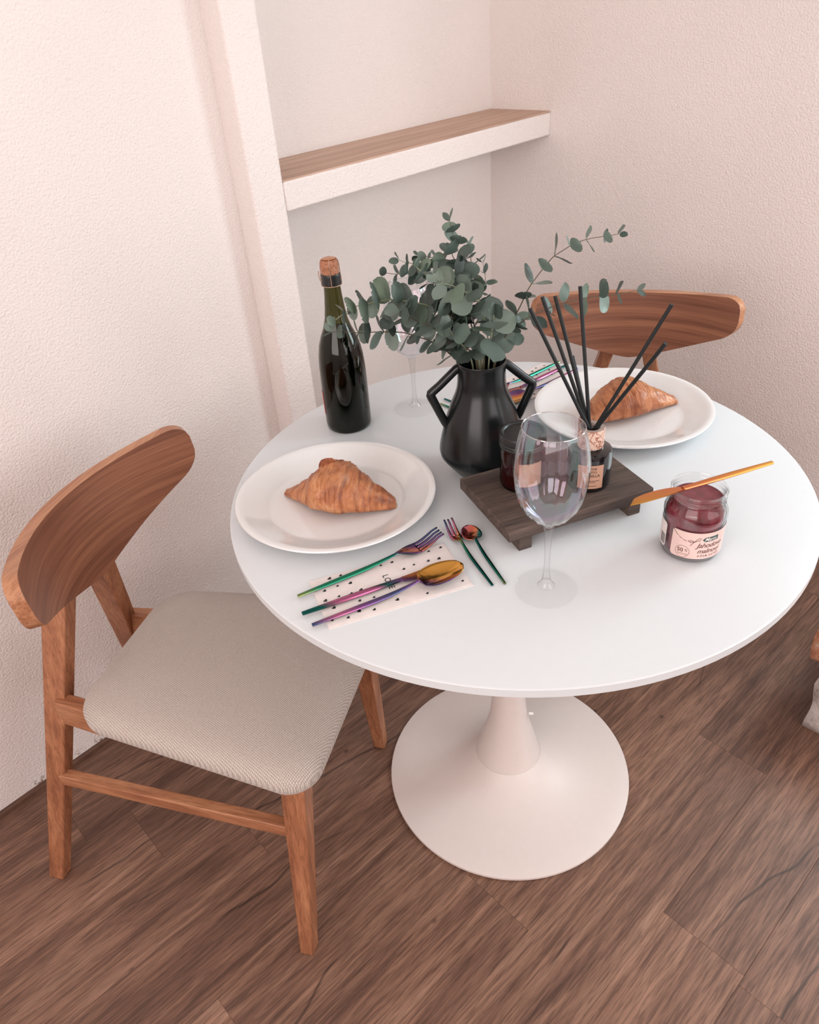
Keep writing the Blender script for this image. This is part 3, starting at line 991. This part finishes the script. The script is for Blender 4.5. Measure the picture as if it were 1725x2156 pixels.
def sprig(label, pts, size, npairs, kind='round', t0=.22, pale=False, seed=0, rad=.0013):
    root = thing('eucalyptus_sprig', label, 'sprig', (0, 0, 0), 0, 'eucalyptus sprigs in the vase')
    base = Vector(pts[0]); root.location = base
    rr = random.Random(seed)
    P = [Vector((-.009, .051, TZ + .06))] + [Vector(p) for p in pts]
    # smooth the path
    Q = []
    for i in range(len(P) - 1):
        p0, p1, p2, p3 = P[max(i - 1, 0)], P[i], P[i + 1], P[min(i + 2, len(P) - 1)]
        for k in range(4):
            t = k / 4
            Q.append(.5 * ((2 * p1) + (p2 - p0) * t + (2 * p0 - 5 * p1 + 4 * p2 - p3) * t * t + (3 * p1 - p0 - 3 * p2 + p3) * t ** 3))
    Q.append(P[-1])
    n = len(Q)
    MB().tube([q - base for q in Q], [rad * (1 - .65 * i / n) for i in range(n)], 6).build('stem', M['stem_pale'] if pale else M['stem'], root)
    # arc length from the mouth onwards
    first = 4
    seg = [0.0]
    for i in range(first, n - 1): seg.append(seg[-1] + (Q[i + 1] - Q[i]).length)
    tot = seg[-1]
    def at(s):
        for i in range(len(seg) - 1):
            if seg[i + 1] >= s:
                f = (s - seg[i]) / max(1e-9, seg[i + 1] - seg[i])
                a, b = Q[first + i], Q[first + i + 1]
                return a.lerp(b, f), (b - a).normalized()
        return Q[-1], (Q[-1] - Q[-2]).normalized()
    me = leaf_mesh(kind)
    for j in range(npairs):
        s = tot * (t0 + (1 - t0) * j / max(1, npairs - 1))
        p, tg = at(min(s, tot * .999))
        side = tg.cross(Vector((0, 0, 1)))
        if side.length < .1: side = tg.cross(Vector((1, 0, 0)))
        side.normalize(); up = side.cross(tg).normalized()
        ph = (j % 2) * PI / 2 + rr.uniform(-.45, .45) + seed
        fsz = size * (1.0 if j < npairs * .6 else 1.0 - .62 * (j - npairs * .6) / (npairs * .4))
        for h in (0, 1):
            a = ph + h * PI
            outw = (side * math.cos(a) + up * math.sin(a)).normalized()
            tilt = rr.uniform(.15, .75) + (.5 if j == npairs - 1 else 0)
            d = (outw * math.cos(tilt) + tg * math.sin(tilt)).normalized()      # leaf axis
            nrm = (tg * math.cos(tilt) - outw * math.sin(tilt)).normalized()    # leaf face
            tw = rr.uniform(-.5, .5)
            x = nrm.cross(d) * -1
            x, nrm2 = (x * math.cos(tw) + nrm * math.sin(tw)), None
            nrm2 = x.cross(d).normalized()
            L = fsz * rr.uniform(.92, 1.28)
            m = Matrix(((x.x * L, d.x * L, nrm2.x * L, 0), (x.y * L, d.y * L, nrm2.y * L, 0), (x.z * L, d.z * L, nrm2.z * L, 0), (0, 0, 0, 1)))
            o = bpy.data.objects.new('leaf', me); COL.objects.link(o); o.parent = root
            o.matrix_local = Matrix.Translation(p - base) @ m
    return root

SPRIGS = [
    ('low eucalyptus sprig reaching furthest left across the bottle shoulder', [(-0.0128, 0.0558, 0.9384), (-0.0326, 0.0771, 0.9428), (-0.0496, 0.0935, 0.966), (-0.0622, 0.1037, 0.9762), (-0.0734, 0.1118, 0.9834), (-0.0902, 0.1266, 0.9931), (-0.1046, 0.1382, 0.9969), (-0.1222, 0.1534, 0.9995), (-0.1402, 0.1692, 1.0008), (-0.1557, 0.1814, 1.0055), (-0.1701, 0.1921, 1.0073)], .027, 11, 'round', .20, False, .0013),
    ('arching eucalyptus sprig with large round leaves ending beside the bottle neck', [(-0.0106, 0.053, 0.9383), (-0.0186, 0.0584, 0.9793), (-0.0283, 0.0644, 0.9921), (-0.0415, 0.0742, 1.0093), (-0.0598, 0.0899, 1.026), (-0.0724, 0.098, 1.0345), (-0.0908, 0.1132, 1.0421), (-0.1097, 0.1287, 1.0476), (-0.1235, 0.1375, 1.0481), (-0.1365, 0.1451, 1.048), (-0.1488, 0.1515, 1.0479), (-0.163, 0.1603, 1.0432), (-0.1794, 0.1716, 1.0326)], .032, 13, 'round', .22, True, .0015),
    ('eucalyptus sprig leaning left between the two long left-hand sprigs', [(-0.0141, 0.0575, 0.94), (-0.0379, 0.0709, 0.9663), (-0.061, 0.0784, 0.99), (-0.0848, 0.0843, 1.0114), (-0.1092, 0.0894, 1.0265), (-0.1312, 0.0899, 1.0427), (-0.153, 0.0891, 1.0438)], .027, 8, 'round', .25, False, .0013),
    ('thin small-leaved eucalyptus sprig pointing upper left in front of the back glass', [(-0.0128, 0.0558, 0.9407), (-0.0272, 0.0763, 0.9835), (-0.0326, 0.0859, 1.0113), (-0.0346, 0.0914, 1.0291), (-0.0385, 0.0996, 1.0462), (-0.0449, 0.111, 1.0624), (-0.0542, 0.1264, 1.0713), (-0.0601, 0.1375, 1.0705), (-0.0648, 0.1472, 1.0689), (-0.0694, 0.1569, 1.068), (-0.0753, 0.1682, 1.0692)], .021, 10, 'round', .30, False, .0011),
    ('pale-tipped eucalyptus sprig pointing to the upper left with clustered buds', [(-0.0114, 0.0541, 0.9406), (-0.0256, 0.0713, 0.984), (-0.0342, 0.0809, 1.0135), (-0.0396, 0.0863, 1.0302), (-0.0463, 0.0933, 1.0562), (-0.0535, 0.1009, 1.0631), (-0.0613, 0.1092, 1.0739), (-0.0691, 0.1173, 1.0846), (-0.0739, 0.1215, 1.0898), (-0.0807, 0.1284, 1.0926), (-0.0851, 0.1321, 1.0951)], .022, 11, 'round', .30, True, .0011),
    ('eucalyptus sprig at the back left of the tall one, bent over to the left', [(-0.0097, 0.0519, 0.9405), (-0.0181, 0.0684, 0.9821), (-0.0245, 0.0842, 1.0197), (-0.022, 0.0894, 1.0493), (-0.0199, 0.0956, 1.0681), (-0.018, 0.1026, 1.0806), (-0.0191, 0.1139, 1.084), (-0.0201, 0.1252, 1.0826), (-0.023, 0.1394, 1.0834), (-0.0245, 0.152, 1.0827)], .019, 10, 'round', .30, False, .0011),
    ('tallest eucalyptus sprig rising to the top of the bunch', [(-0.0084, 0.0502, 0.9404), (-0.0157, 0.0616, 0.9754), (-0.0204, 0.0703, 1.0041), (-0.0178, 0.0699, 1.0308), (-0.0175, 0.0726, 1.061), (-0.019, 0.078, 1.0686), (-0.0212, 0.0842, 1.0835), (-0.0226, 0.0895, 1.0942), (-0.0185, 0.088, 1.109), (-0.0188, 0.0921, 1.1257), (-0.0183, 0.0954, 1.1353)], .027, 11, 'round', .28, False, .0013),
    ('upright eucalyptus sprig just right of the tallest one', [(-0.0071, 0.0486, 0.9403), (-0.0107, 0.0612, 0.9738), (-0.0104, 0.0712, 1.0072), (-0.0045, 0.0753, 1.0259), (0.003, 0.0781, 1.0482), (0.0098, 0.0824, 1.0573), (0.0166, 0.0873, 1.0752), (0.0218, 0.0946, 1.0863), (0.0284, 0.1005, 1.0933)], .023, 8, 'round', .28, False, .0012),
    ('sparse thin eucalyptus sprig with narrow leaves right of the bunch', [(-0.0062, 0.0475, 0.9403), (-0.0081, 0.0606, 0.9731), (-0.0036, 0.0687, 1.0027), (0.007, 0.0706, 1.0169), (0.018, 0.0729, 1.0217), (0.0298, 0.0753, 1.0306), (0.0402, 0.08, 1.041), (0.0491, 0.0873, 1.0458), (0.0567, 0.0969, 1.0599)], .020, 7, 'narrow', .35, False, .0010),
    ('grey-green eucalyptus sprig leaning forward in the middle of the bunch', [(-0.0019, 0.0419, 0.94), (-0.0087, 0.039, 0.9779), (-0.0212, 0.0399, 1.029), (-0.0341, 0.0397, 1.0404), (-0.0471, 0.0384, 1.0505), (-0.0608, 0.037, 1.0607), (-0.0751, 0.0358, 1.0695), (-0.0927, 0.038, 1.0792), (-0.1089, 0.0378, 1.0863), (-0.1244, 0.0363, 1.1031)], .025, 10, 'round', .30, True, .0013),
    ('short eucalyptus sprig with the largest leaves at the right of the vase mouth', [(-0.0084, 0.0503, 0.9343), (-0.0107, 0.0367, 0.9653), (-0.0182, 0.0249, 0.9849), (-0.025, 0.018, 1.0033), (-0.032, 0.0110, 1.0182), (-0.040, 0.004, 1.0280)], .033, 6, 'round', .15, True, .0016),
    ('short eucalyptus sprig hanging over the left of the vase mouth', [(-0.0172, 0.0615, 0.9318), (-0.0287, 0.0608, 0.9542), (-0.0406, 0.0561, 0.9699), (-0.0589, 0.0573, 0.9874), (-0.0758, 0.0553, 1.011)], .029, 6, 'round', .18, True, .0016),
    ('long eucalyptus sprig arching high to the right above the back chair', [(0.0046, 0.0336, 0.9397), (0.0154, 0.0234, 0.9724), (0.0256, 0.0151, 1.0032), (0.0331, 0.0108, 1.0186), (0.041, 0.0063, 1.0364), (0.0501, 0.0006, 1.0511), (0.0669, -0.0148, 1.0782), (0.0792, -0.0241, 1.0875), (0.0948, -0.0374, 1.0971), (0.1121, -0.0529, 1.1013), (0.1281, -0.0664, 1.1017), (0.1414, -0.0764, 1.103)], .023, 10, 'round', .18, False, .0012),
    ('long eucalyptus sprig stretching right across the reeds and the back chair', [(0.0033, 0.0352, 0.9375), (0.0101, 0.0247, 0.9695), (0.0152, 0.0158, 0.9857), (0.0222, 0.0042, 0.9958), (0.0261, -0.0036, 1.0032), (0.0336, -0.0161, 1.0117), (0.0441, -0.0326, 1.0198), (0.057, -0.0523, 1.0277), (0.065, -0.0658, 1.0314), (0.0798, -0.0881, 1.0348), (0.086, -0.0995, 1.0359), (0.1055, -0.128, 1.0422)], .025, 9, 'round', .16, False, .0012),
]
for i, (lb, pts, sz, npair, kind, t0, pale, rad) in enumerate(SPRIGS):
    sprig(lb, pts, sz, npair, kind, t0, pale, i + 1, rad)

# wooden board with two cleats
BA = math.radians(-25.5)
bd = thing('serving_board', 'dark weathered wooden board on two cleats under the jars', 'board', (-.0312, -.0995, TZ), BA)
MB().box(-.1175, .1175, -.078, .078, .022, .040).build('board_top', M['board'], bd, bevel=.0015)
for x in (-.090, .090):
    MB().box(x - .010, x + .010, -.075, .075, 0, .022).build('cleat', M['board'], bd, bevel=.001)
BZ = TZ + .040

# candle jar
ca = thing('candle_jar', 'amber glass candle jar with black screw lid on the wooden board', 'candle', (-.0575, -.0600, BZ))
MB().lathe([(0, .003), (.028, .001), (.0305, .0005), (.0325, .004), (.0328, .010), (.0328, .058), (.0315, .064), (.0305, .067), (.0300, .072)], 56).build('jar_glass', M['glass_amber'], ca)
MB().lathe([(0, .004), (.0295, .004), (.0306, .008), (.0306, .044), (0, .044)], 48).build('wax', M['foam'], ca)
MB().lathe([(.0322, .0655), (.0336, .0660), (.0340, .0685), (.0331, .0700), (.0340, .0720), (.0331, .0740), (.0338, .0760), (.0338, .0850), (.0328, .0868), (.0300, .0872), (.0285, .0865), (.0270, .0842), (0, .0842)], 64).build('lid', M['black_plastic'], ca)
patch(MB(), .0331, math.radians(206), math.radians(268), .012, .050, 16).build('label', M['kraft'], ca, fix=False)

# reed diffuser
DA = math.radians(209)
di = thing('reed_diffuser', 'black glass diffuser bottle with pale engraved collar and kraft label', 'diffuser', (.0000, -.1360, BZ))
MB().lathe([(0, .002), (.027, .001), (.0295, .0), (.0315, .004), (.0318, .010), (.0318, .052), (.0306, .0575), (.0275, .0595), (.0190, .0605), (.0185, .063), (0, .063)], 56).build('bottle', M['black_glass'], di)
co = MB().lathe([(.0182, .0625), (.0186, .0640), (.0186, .0905), (.0180, .0918)], 48).build('collar', M['collar'], di)
MB().lathe([(.0181, .0917), (.0120, .0917), (.0105, .0890), (.0100, .066)], 40).build('collar_top', M['collar_top'], di)
lab = patch(MB(), .0321, DA - math.radians(26), DA + math.radians(40), .008, .046, 16).build('label', M['kraft'], di, fix=False)
tx = MB()
def put(mb, body, size, cx, y, R_, a0, shear=0, bold=0.0, space=1.0):
    v, f = text_geo(body, size, shear, 'CENTER', bold, space)
    mb.add(wrap([(x + cx, yy, 0) for x, yy, _ in v], R_, a0, y), f)
ac = DA + math.radians(7)
put(tx, 'THE', .0045, 0.004, .0395, .03225, ac, 0, .00008)
put(tx, 'CRAFT', .0025, 0.004, .0365, .03225, ac)
put(tx, 'VANILLA', .0060, 0.0015, .0275, .03225, ac, 0, .00006)
for (yy, x0, x1) in ((.0345, -.002, .0105), (.0205, -.006, .0135), (.0182, -.002, .0085), (.0120, -.005, .0100)):
    n = int((x1 - x0) / .0016)
    for k in range(n):
        xa = x0 + k * .0016
        tx.add(wrap([(xa, 0, 0), (xa + .0011, 0, 0), (xa + .0011, .0011, 0), (xa, .0011, 0)], .03225, ac, yy), [(0, 1, 2, 3)])
tx.build('print', M['ink'], lab, smooth=False, fix=False)

REEDS = [(-0.0682, -0.0741, 1.0602), (-0.0193, -0.0594, 1.0583), (0.0141, -0.0578, 1.0495), (0.0124, -0.0962, 1.0693), (0.0361, -0.0771, 0.96), (0.0407, -0.2101, 1.0577), (-0.0149, -0.2334, 1.0311)]
RLAB = ['leftmost black diffuser reed', 'second black diffuser reed from the left', 'third black diffuser reed from the left', 'black diffuser reed standing nearly upright, tallest tip', 'shortest black diffuser reed', 'longest black diffuser reed leaning to the right', 'lower black diffuser reed leaning to the right, over the far croissant']
for i, (t, lb) in enumerate(zip(REEDS, RLAB)):
    tip = Vector(t); an = 2.4 * i
    c = Vector((.0, -.136, BZ + .0655))
    d = (tip - Vector((0, -.136, BZ + .090)))
    off = Vector((d.x, d.y, 0)).normalized() * .0050
    top_ = Vector((0, -.136, BZ + .0918)) + off
    bot = top_ - (tip - top_).normalized() * .026
    bot.x = max(-.0075, min(.0075, bot.x)); bot.y = max(-.1435, min(-.1285, bot.y)); bot.z = BZ + .0660
    base = bot.copy()
    o = MB().tube([Vector((0, 0, 0)), (tip - base) * .5, tip - base], .0026, 10).build('reed_stick', M['reed'])
    o.location = base
    tag(o, lb, 'reed', 'black reeds in the diffuser')

# jam jar
JA = math.radians(199)
jj = thing('jam_jar', 'open glass jar of red jam with pink label, knife across its rim', 'jam jar', (-.0055, -.3010, TZ))
MB().lathe([(0, .003), (.030, .001), (.0345, .0), (.0378, .003), (.0392, .010), (.0396, .014), (.0396, .056), (.0403, .062), (.0400, .067), (.0375, .0735), (.0350, .0780), (.0338, .0815), (.0346, .0835), (.0358, .0848), (.0350, .0868), (.0346, .0890), (.0354, .0905), (.0346, .0925), (.0350, .0955), (.0358, .0970), (.0350, .0985), (.0335, .0986), (.0326, .0970), (.0318, .0900), (.0318, .0815), (.0355, .0725), (.0378, .0640), (.0378, .010), (.034, .005), (0, .0045)], 72).build('jar_glass', M['glass'], jj)
MB().lathe([(0, .0050), (.0335, .0055), (.0372, .0105), (.0374, .0635), (.0352, .0715), (.0316, .0800), (.0315, .0835), (.0295, .0830), (.018, .0822), (.006, .0834), (0, .0830)], 64).build('jam', M['jam'], jj)
lab = patch(MB(), .0399, JA - math.radians(34), JA + math.radians(104), .0095, .0510, 40, .003).build('label', M['paper_pink'], jj, fix=False)
a0 = JA - math.radians(34); RL = .03999
pr = MB()
def jput(body, size, x, y, shear=0, bold=0.0, space=1.0, mb=pr, R_=RL):
    v, f = text_geo(body, size, shear, 'LEFT', bold, space)
    mb.add(wrap([(xx + x, yy, 0) for xx, yy, _ in v], R_, a0, y), f)
jput('Jahodovo', .0105, .0335, .0280, .32, .00012, .92)
jput('malinový', .0098, .0350, .0190, .32, .00012, .92)
jput('DŽEM EXTRA', .0042, .0360, .0130, 0, .00005, 1.35)
jput('50', .0085, .0095, .0185, 0, .00015, .95)
jput('%', .0055, .0195, .0200, 0, .00005)
jput('OVOCE', .0038, .0102, .0140, 0, 0, 1.0)
ring = []
for k in range(40):
    a = 2 * PI * k / 40
    for r_ in (.0088, .0093):
        ring.append((.0165 + r_ * math.cos(a), .0194 + r_ * math.sin(a), 0))
pr.add(wrap(ring, RL, a0, 0), [(2 * k, 2 * k + 1, (2 * k + 3) % 80, (2 * k + 2) % 80) for k in range(40)])
def stroke(pts, w=.0004):
    vs_ = []
    for i, (x, y) in enumerate(pts):
        x2, y2 = pts[min(i + 1, len(pts) - 1)]; x1, y1 = pts[max(i - 1, 0)]
        l = math.hypot(x2 - x1, y2 - y1) or 1
        nx, ny = -(y2 - y1) / l * w, (x2 - x1) / l * w
        vs_ += [(x + nx, y + ny, 0), (x - nx, y - ny, 0)]
    pr.add(wrap(vs_, RL, a0, 0), [(2 * i, 2 * i + 1, 2 * i + 3, 2 * i + 2) for i in range(len(pts) - 1)])
stroke([(.0015, .0495), (.006, .0445), (.012, .0400), (.018, .0375), (.024, .0370), (.030, .0372), (.037, .0385)])
stroke([(.030, .0372), (.034, .0425), (.037, .0438), (.038, .0420), (.034, .0390), (.030, .0372), (.0275, .034), (.0255, .0305)])
stroke([(.030, .0372), (.025, .0395), (.022, .0385), (.025, .0358), (.030, .0372)])
pr.build('print', M['ink_brown'], lab, smooth=False, fix=False)
gt = MB()
gt.add(wrap([(.0385, .0400, 0), (.0415, .0365, 0), (.062, .0390, 0), (.062, .0465, 0), (.0415, .0445, 0)], .03997, a0, 0), [(0, 1, 2, 3, 4)])
gt = MB(); gp = []
for i in range(13):
    x = .0400 + .022 * i / 12
    cut = max(0, .003 - i * .0015)
    gp.append([(x, .0368 + cut + .0012 * i / 12, 0), (x, .0440 - cut + .0012 * i / 12, 0)])
gt.grid([wrap(r_, .03998, a0, 0) for r_ in gp])
gt.build('brand_tag', M['green_tag'], lab, smooth=False, fix=False)
wt = MB(); jput('Marm', .0072, .0425, .0386, .35, .00008, .95, wt, .04006)
wt.build('brand_print', M['paper_white'], lab, smooth=False, fix=False)
lb2 = patch(MB(), .0399, JA - math.radians(150), JA - math.radians(50), .012, .050, 26, .003).build('back_label', M['paper_white'], jj, fix=False)
bc = MB()
for k in range(11):
    xa = -.0125 + k * .00105
    aa = JA - math.radians(50)
    bc.add(wrap([(xa, 0, 0), (xa + (.0004 if k % 3 else .0007), 0, 0), (xa + (.0004 if k % 3 else .0007), .016, 0), (xa, .016, 0)], .0400, aa, .015), [(0, 1, 2, 3)])
bc.build('barcode', M['ink'], lb2, smooth=False, fix=False)

# ------------------------------------------------------------------ cutlery
def handle_mb(L, z_end, z_neck, r0, r1, rn, flat=.75):
    n = 14; pts, rad = [], []
    for i in range(n + 1):
        t = i / n
        z = z_end + (z_neck - z_end) * max(0, (t - .55) / .45) ** 2
        pts.append((L * t, 0, z))
        rad.append(r0 + (r1 - r0) * min(1, t / .45) if t < .6 else r1 + (rn - r1) * ((t - .6) / .4) ** 1.3)
    return MB().tube(pts, rad, 10, flat=flat)

def fork_head(x0, L, W, tines, z0):
    """plate plus tines, dished and lifted towards the tips"""
    mb = MB()
    def zz(t): return z0 - .006 * math.sin(PI * min(1, t * 1.15)) + .010 * max(0, t - .45) ** 1.5 * 2
    palm = .48
    rows = []
    for i in range(13):
        t = palm * i / 12
        hw = .0016 + (W / 2 - .0016) * math.sin(PI / 2 * min(1, (i / 12) * 1.25)) ** 1.2
        rows.append([(x0 + L * t, hw * u, zz(t) + .0016 * u * u) for u in (-1, -.5, 0, .5, 1)])
    mb.grid(rows)
    gap = .0016 if tines > 3 else .0018
    tw = (W - gap * (tines - 1)) / tines
    for k in range(tines):
        yc = -W / 2 + tw / 2 + k * (tw + gap)
        u = yc / (W / 2)
        r2 = []
        for i in range(9):
            t = palm + (1 - palm) * i / 8
            hw = tw / 2 * (1 - .45 * i / 8)
            yy = yc * (1 - .04 * i / 8)
            r2.append([(x0 + L * t, yy - hw, zz(t) + .0016 * u * u), (x0 + L * t, yy + hw, zz(t) + .0016 * u * u)])
        mb.grid(r2)
    return mb

def spoon_bowl(x0, L, W, z0, depth):
    mb = MB(); rows = []
    n, m = 18, 12
    for i in range(n + 1):
        t = i / n
        q = t ** .80
        hw = max(.0018, W / 2 * math.sqrt(max(0.0, 1 - (2 * q - 1) ** 2)) ** .92)
        row = []
        for k in range(m + 1):
            u = -1 + 2 * k / m
            inside = (1 - u * u) * (math.sin(PI * min(1, max(0, t))) ** .8)
            row.append((x0 + L * t, hw * u, z0 + .0005 - depth * inside + .002 * t))
        rows.append(row)
    mb.grid(rows)
    return mb

def solid(o, th):
    m = o.modifiers.new('thickness', 'SOLIDIFY'); m.thickness = th; m.offset = 0
    return o

def add_fork(label, loc, rz, L, hl, W, tines, mat, group, zt=0.0):
    k = 1.0 if L > .2 else .66
    r = thing('fork' if tines > 3 else 'dessert_fork', label, 'fork', loc, rz, group)
    handle_mb(hl, .0033 * k, .0085, .0028 * k, .0039 * k, .0020).build('handle', mat, r)
    solid(fork_head(hl - .001, L - hl, W, tines, .0085).build('head', mat, r), .0013)
    return r
def add_spoon(label, loc, rz, L, hl, W, depth, mat, group, nm='spoon'):
    k = 1.0 if L > .2 else .66
    r = thing(nm, label, 'spoon', loc, rz, group)
    handle_mb(hl, .0033 * k, depth + .0030, .0028 * k, .0039 * k, .0020).build('handle', mat, r)
    solid(spoon_bowl(hl - .001, L - hl, W, depth + .0018, depth).build('bowl', mat, r), .0010)
    return r
def add_knife(label, loc, rz, L, hl, mat, group, ry=0.0, z_end=.0034):
    r = thing('table_knife', label, 'knife', loc, rz, group)
    r.rotation_euler = (0, ry, rz)
    handle_mb(hl, z_end, z_end, .0032, .0046, .0036, .7).build('handle', mat, r)
    mb = MB(); rows = []
    n = 16; bl = L - hl
    for i in range(n + 1):
        t = i / n
        back = .0035 + .0015 * math.sin(PI * t * .9)
        edge = -.0040 - .0075 * math.sin(PI * min(1, t * 1.02)) ** .7
        if t > .80:
            q = (t - .80) / .20
            edge = edge * (1 - q * q) + .0035 * q * q
            back = back * (1 - .3 * q)
        th = .0011 * (1 - .5 * t)
        x = hl - .002 + bl * t
        rows.append([(x, back, z_end + th), (x, (back + edge) / 2, z_end + th), (x, edge, z_end), (x, (back + edge) / 2, z_end - th), (x, back, z_end - th)])
    mb.grid(rows, 0, True)
    mb.f.append((4, 3, 2, 1, 0)); mb.mi.append(0)
    o = n * 5
    mb.f.append(tuple(o + k for k in range(5))); mb.mi.append(0)
    mb.build('blade', mat, r)
    return r

def make_napkin(label, loc, rz, hearts, with_text):
    r = thing('paper_napkin', label, 'napkin', loc, rz, 'heart-print paper napkins')
    from mathutils import noise as mn
    for li, (dx, dy, z0, th, ins) in enumerate(((.001, -.0015, 0, .0010, 0.0), (0, 0, .0010, .0010, .0012))):
        mb = MB(); top, bot = [], []
        for i in range(21):
            ra, rb = [], []
            for k in range(11):
                x = (-.0995 + ins) + (.199 - 2 * ins) * i / 20 + dx
                y = (-.050 + ins) + (.100 - 2 * ins) * k / 10 + dy
                e = .0006 * mn.noise(Vector((x * 30, y * 30, li * 5))) if 0 < i < 20 and 0 < k < 10 else 0
                ra.append((x, y, z0 + th * .85 + abs(e) * .3)); rb.append((x, y, z0))
            top.append(ra); bot.append(rb)
        mb.grid(top); mb.grid(bot)
        ring = lambda g: [g[i][0] for i in range(21)] + [g[20][k] for k in range(1, 11)] + [g[i][10] for i in range(19, -1, -1)] + [g[0][k] for k in range(9, 0, -1)]
        mb.grid([ring(top), ring(bot)], 0, True)
        mb.build('napkin_layer', M['napkin'], r, smooth=True)
    pr = MB(); zt = .00225
    def heart(x, y, s, a):
        pts = []
        for k in range(16):
            t = 2 * PI * k / 16
            hx_ = 16 * math.sin(t) ** 3 / 17
            hy_ = (13 * math.cos(t) - 5 * math.cos(2 * t) - 2 * math.cos(3 * t) - math.cos(4 * t)) / 17
            pts.append((x + s * (hx_ * math.cos(a) - hy_ * math.sin(a)), y + s * (hx_ * math.sin(a) + hy_ * math.cos(a)), zt))
        pr.add(pts, [tuple(range(16))])
    for (x, y, s) in hearts:
        heart(x, y, s, math.radians(35))
    if with_text:
        v, f = text_geo('LOVE', .0120, 0, 'CENTER', 0, 1.15)
        a = math.radians(-90)
        pr.add([(-.004 + x * math.cos(a) - y * math.sin(a), .002 + x * math.sin(a) + y * math.cos(a), zt) for x, y, _ in v], f)
    pr.build('print', M['ink'], r, smooth=False, fix=False)
    return r

rh = random.Random(12)
HE = []
for gx in range(11):
    for gy in range(5):
        x = -.090 + gx * .018 + (gy % 2) * .009 + rh.uniform(-.003, .003); y = -.040 + gy * .020 + rh.uniform(-.003, .003)
        if abs(x + .004) < .022 and abs(y) < .034: continue
        if abs(x) > .094 or rh.random() < .18: continue
        HE.append((x, y, rh.choice((.0022, .0026, .0031))))
NA = math.radians(-27.1)
make_napkin('white paper napkin with black hearts under the near cutlery', (-.3155, -.0280, TZ), NA, HE, True)
NZ = TZ + .0026
def at_angle(p, q): return math.atan2(q[1] - p[1], q[0] - p[0])
G1 = 'iridescent cutlery of the near place setting'
add_fork('green-handled iridescent fork on the near napkin, beside the near plate', (-.4130, .0455, NZ), at_angle((-.4130, .0455), (-.2030, -.0235)), .222, .150, .024, 4, M['rb_fork'], G1)
add_knife('pink and green iridescent knife lying between near fork and spoon', (-.4320, .0150, NZ), at_angle((-.432, .015), (-.2420, -.0670)), .212, .140, M['rb_knife'], G1)
add_spoon('gold-bowled iridescent spoon at the near edge of the heart napkin', (-.4380, -.0110, NZ), at_angle((-.4380, -.0110), (-.2360, -.0900)), .218, .152, .043, .0075, M['rb_spoon'], G1)
add_fork('small dark iridescent three-pronged fork lying beside the near napkin', (-.2360, -.1400, TZ + .0001), at_angle((-.2360, -.1400), (-.1720, -.0110)), .145, .098, .0165, 3, M['rb_small'], G1)
add_spoon('small iridescent teaspoon with round pinkish bowl, next to the dessert fork', (-.2235, -.1515, TZ + .0001), at_angle((-.2235, -.1515), (-.1600, -.0360)), .133, .100, .0285, .0055, M['rb_small_spoon'], G1, 'teaspoon')

# knife laid over the jam jar
p, q = Vector((.0965, -.3530)), Vector((-.1030, -.2510))
add_knife('copper-gold knife resting across the open jam jar', (p.x, p.y, TZ + .0986), math.atan2(q.y - p.y, q.x - p.x), (q - p).length, .142, M['rb_gold'], None, 0, .0036)

# far place setting
FA = math.radians(-10)
make_napkin('white heart-print napkin at the back, behind the vase', (.2850, .1700, TZ), FA + PI, HE, False)
G2 = 'iridescent cutlery of the far place setting'
def far(x, y): return (.2850 + x * math.cos(FA) - y * math.sin(FA), .1700 + x * math.sin(FA) + y * math.cos(FA))
def lay(fn, y, *a):
    e = far(.118, y)
    return fn(a[0], (e[0], e[1], NZ), FA + PI + math.radians(3), *a[1:])
lay(add_fork, .024, 'dark green iridescent fork at the far edge of the back napkin', .222, .150, .024, 4, M['rb_fork'], G2)
lay(add_knife, .002, 'reddish iridescent knife in the middle of the back napkin', .212, .140, M['rb_knife'], G2)
lay(add_spoon, -.026, 'iridescent spoon on the back napkin nearest the far plate', .218, .152, .043, .0075, M['rb_spoon'], G2)
add_fork('small iridescent fork behind the vase, only its handle end showing left of the vase', (.1470, .2640, TZ + .0001), at_angle((.147, .264), (.1405, .12)), .145, .098, .0165, 3, M['rb_small'], G2)
add_spoon('iridescent teaspoon behind the vase, tip of its handle showing inside the left handle', (.1272, .2570, TZ + .0001), at_angle((.1272, .257), (.117, .125)), .133, .100, .0285, .0055, M['rb_small_spoon'], G2, 'teaspoon')
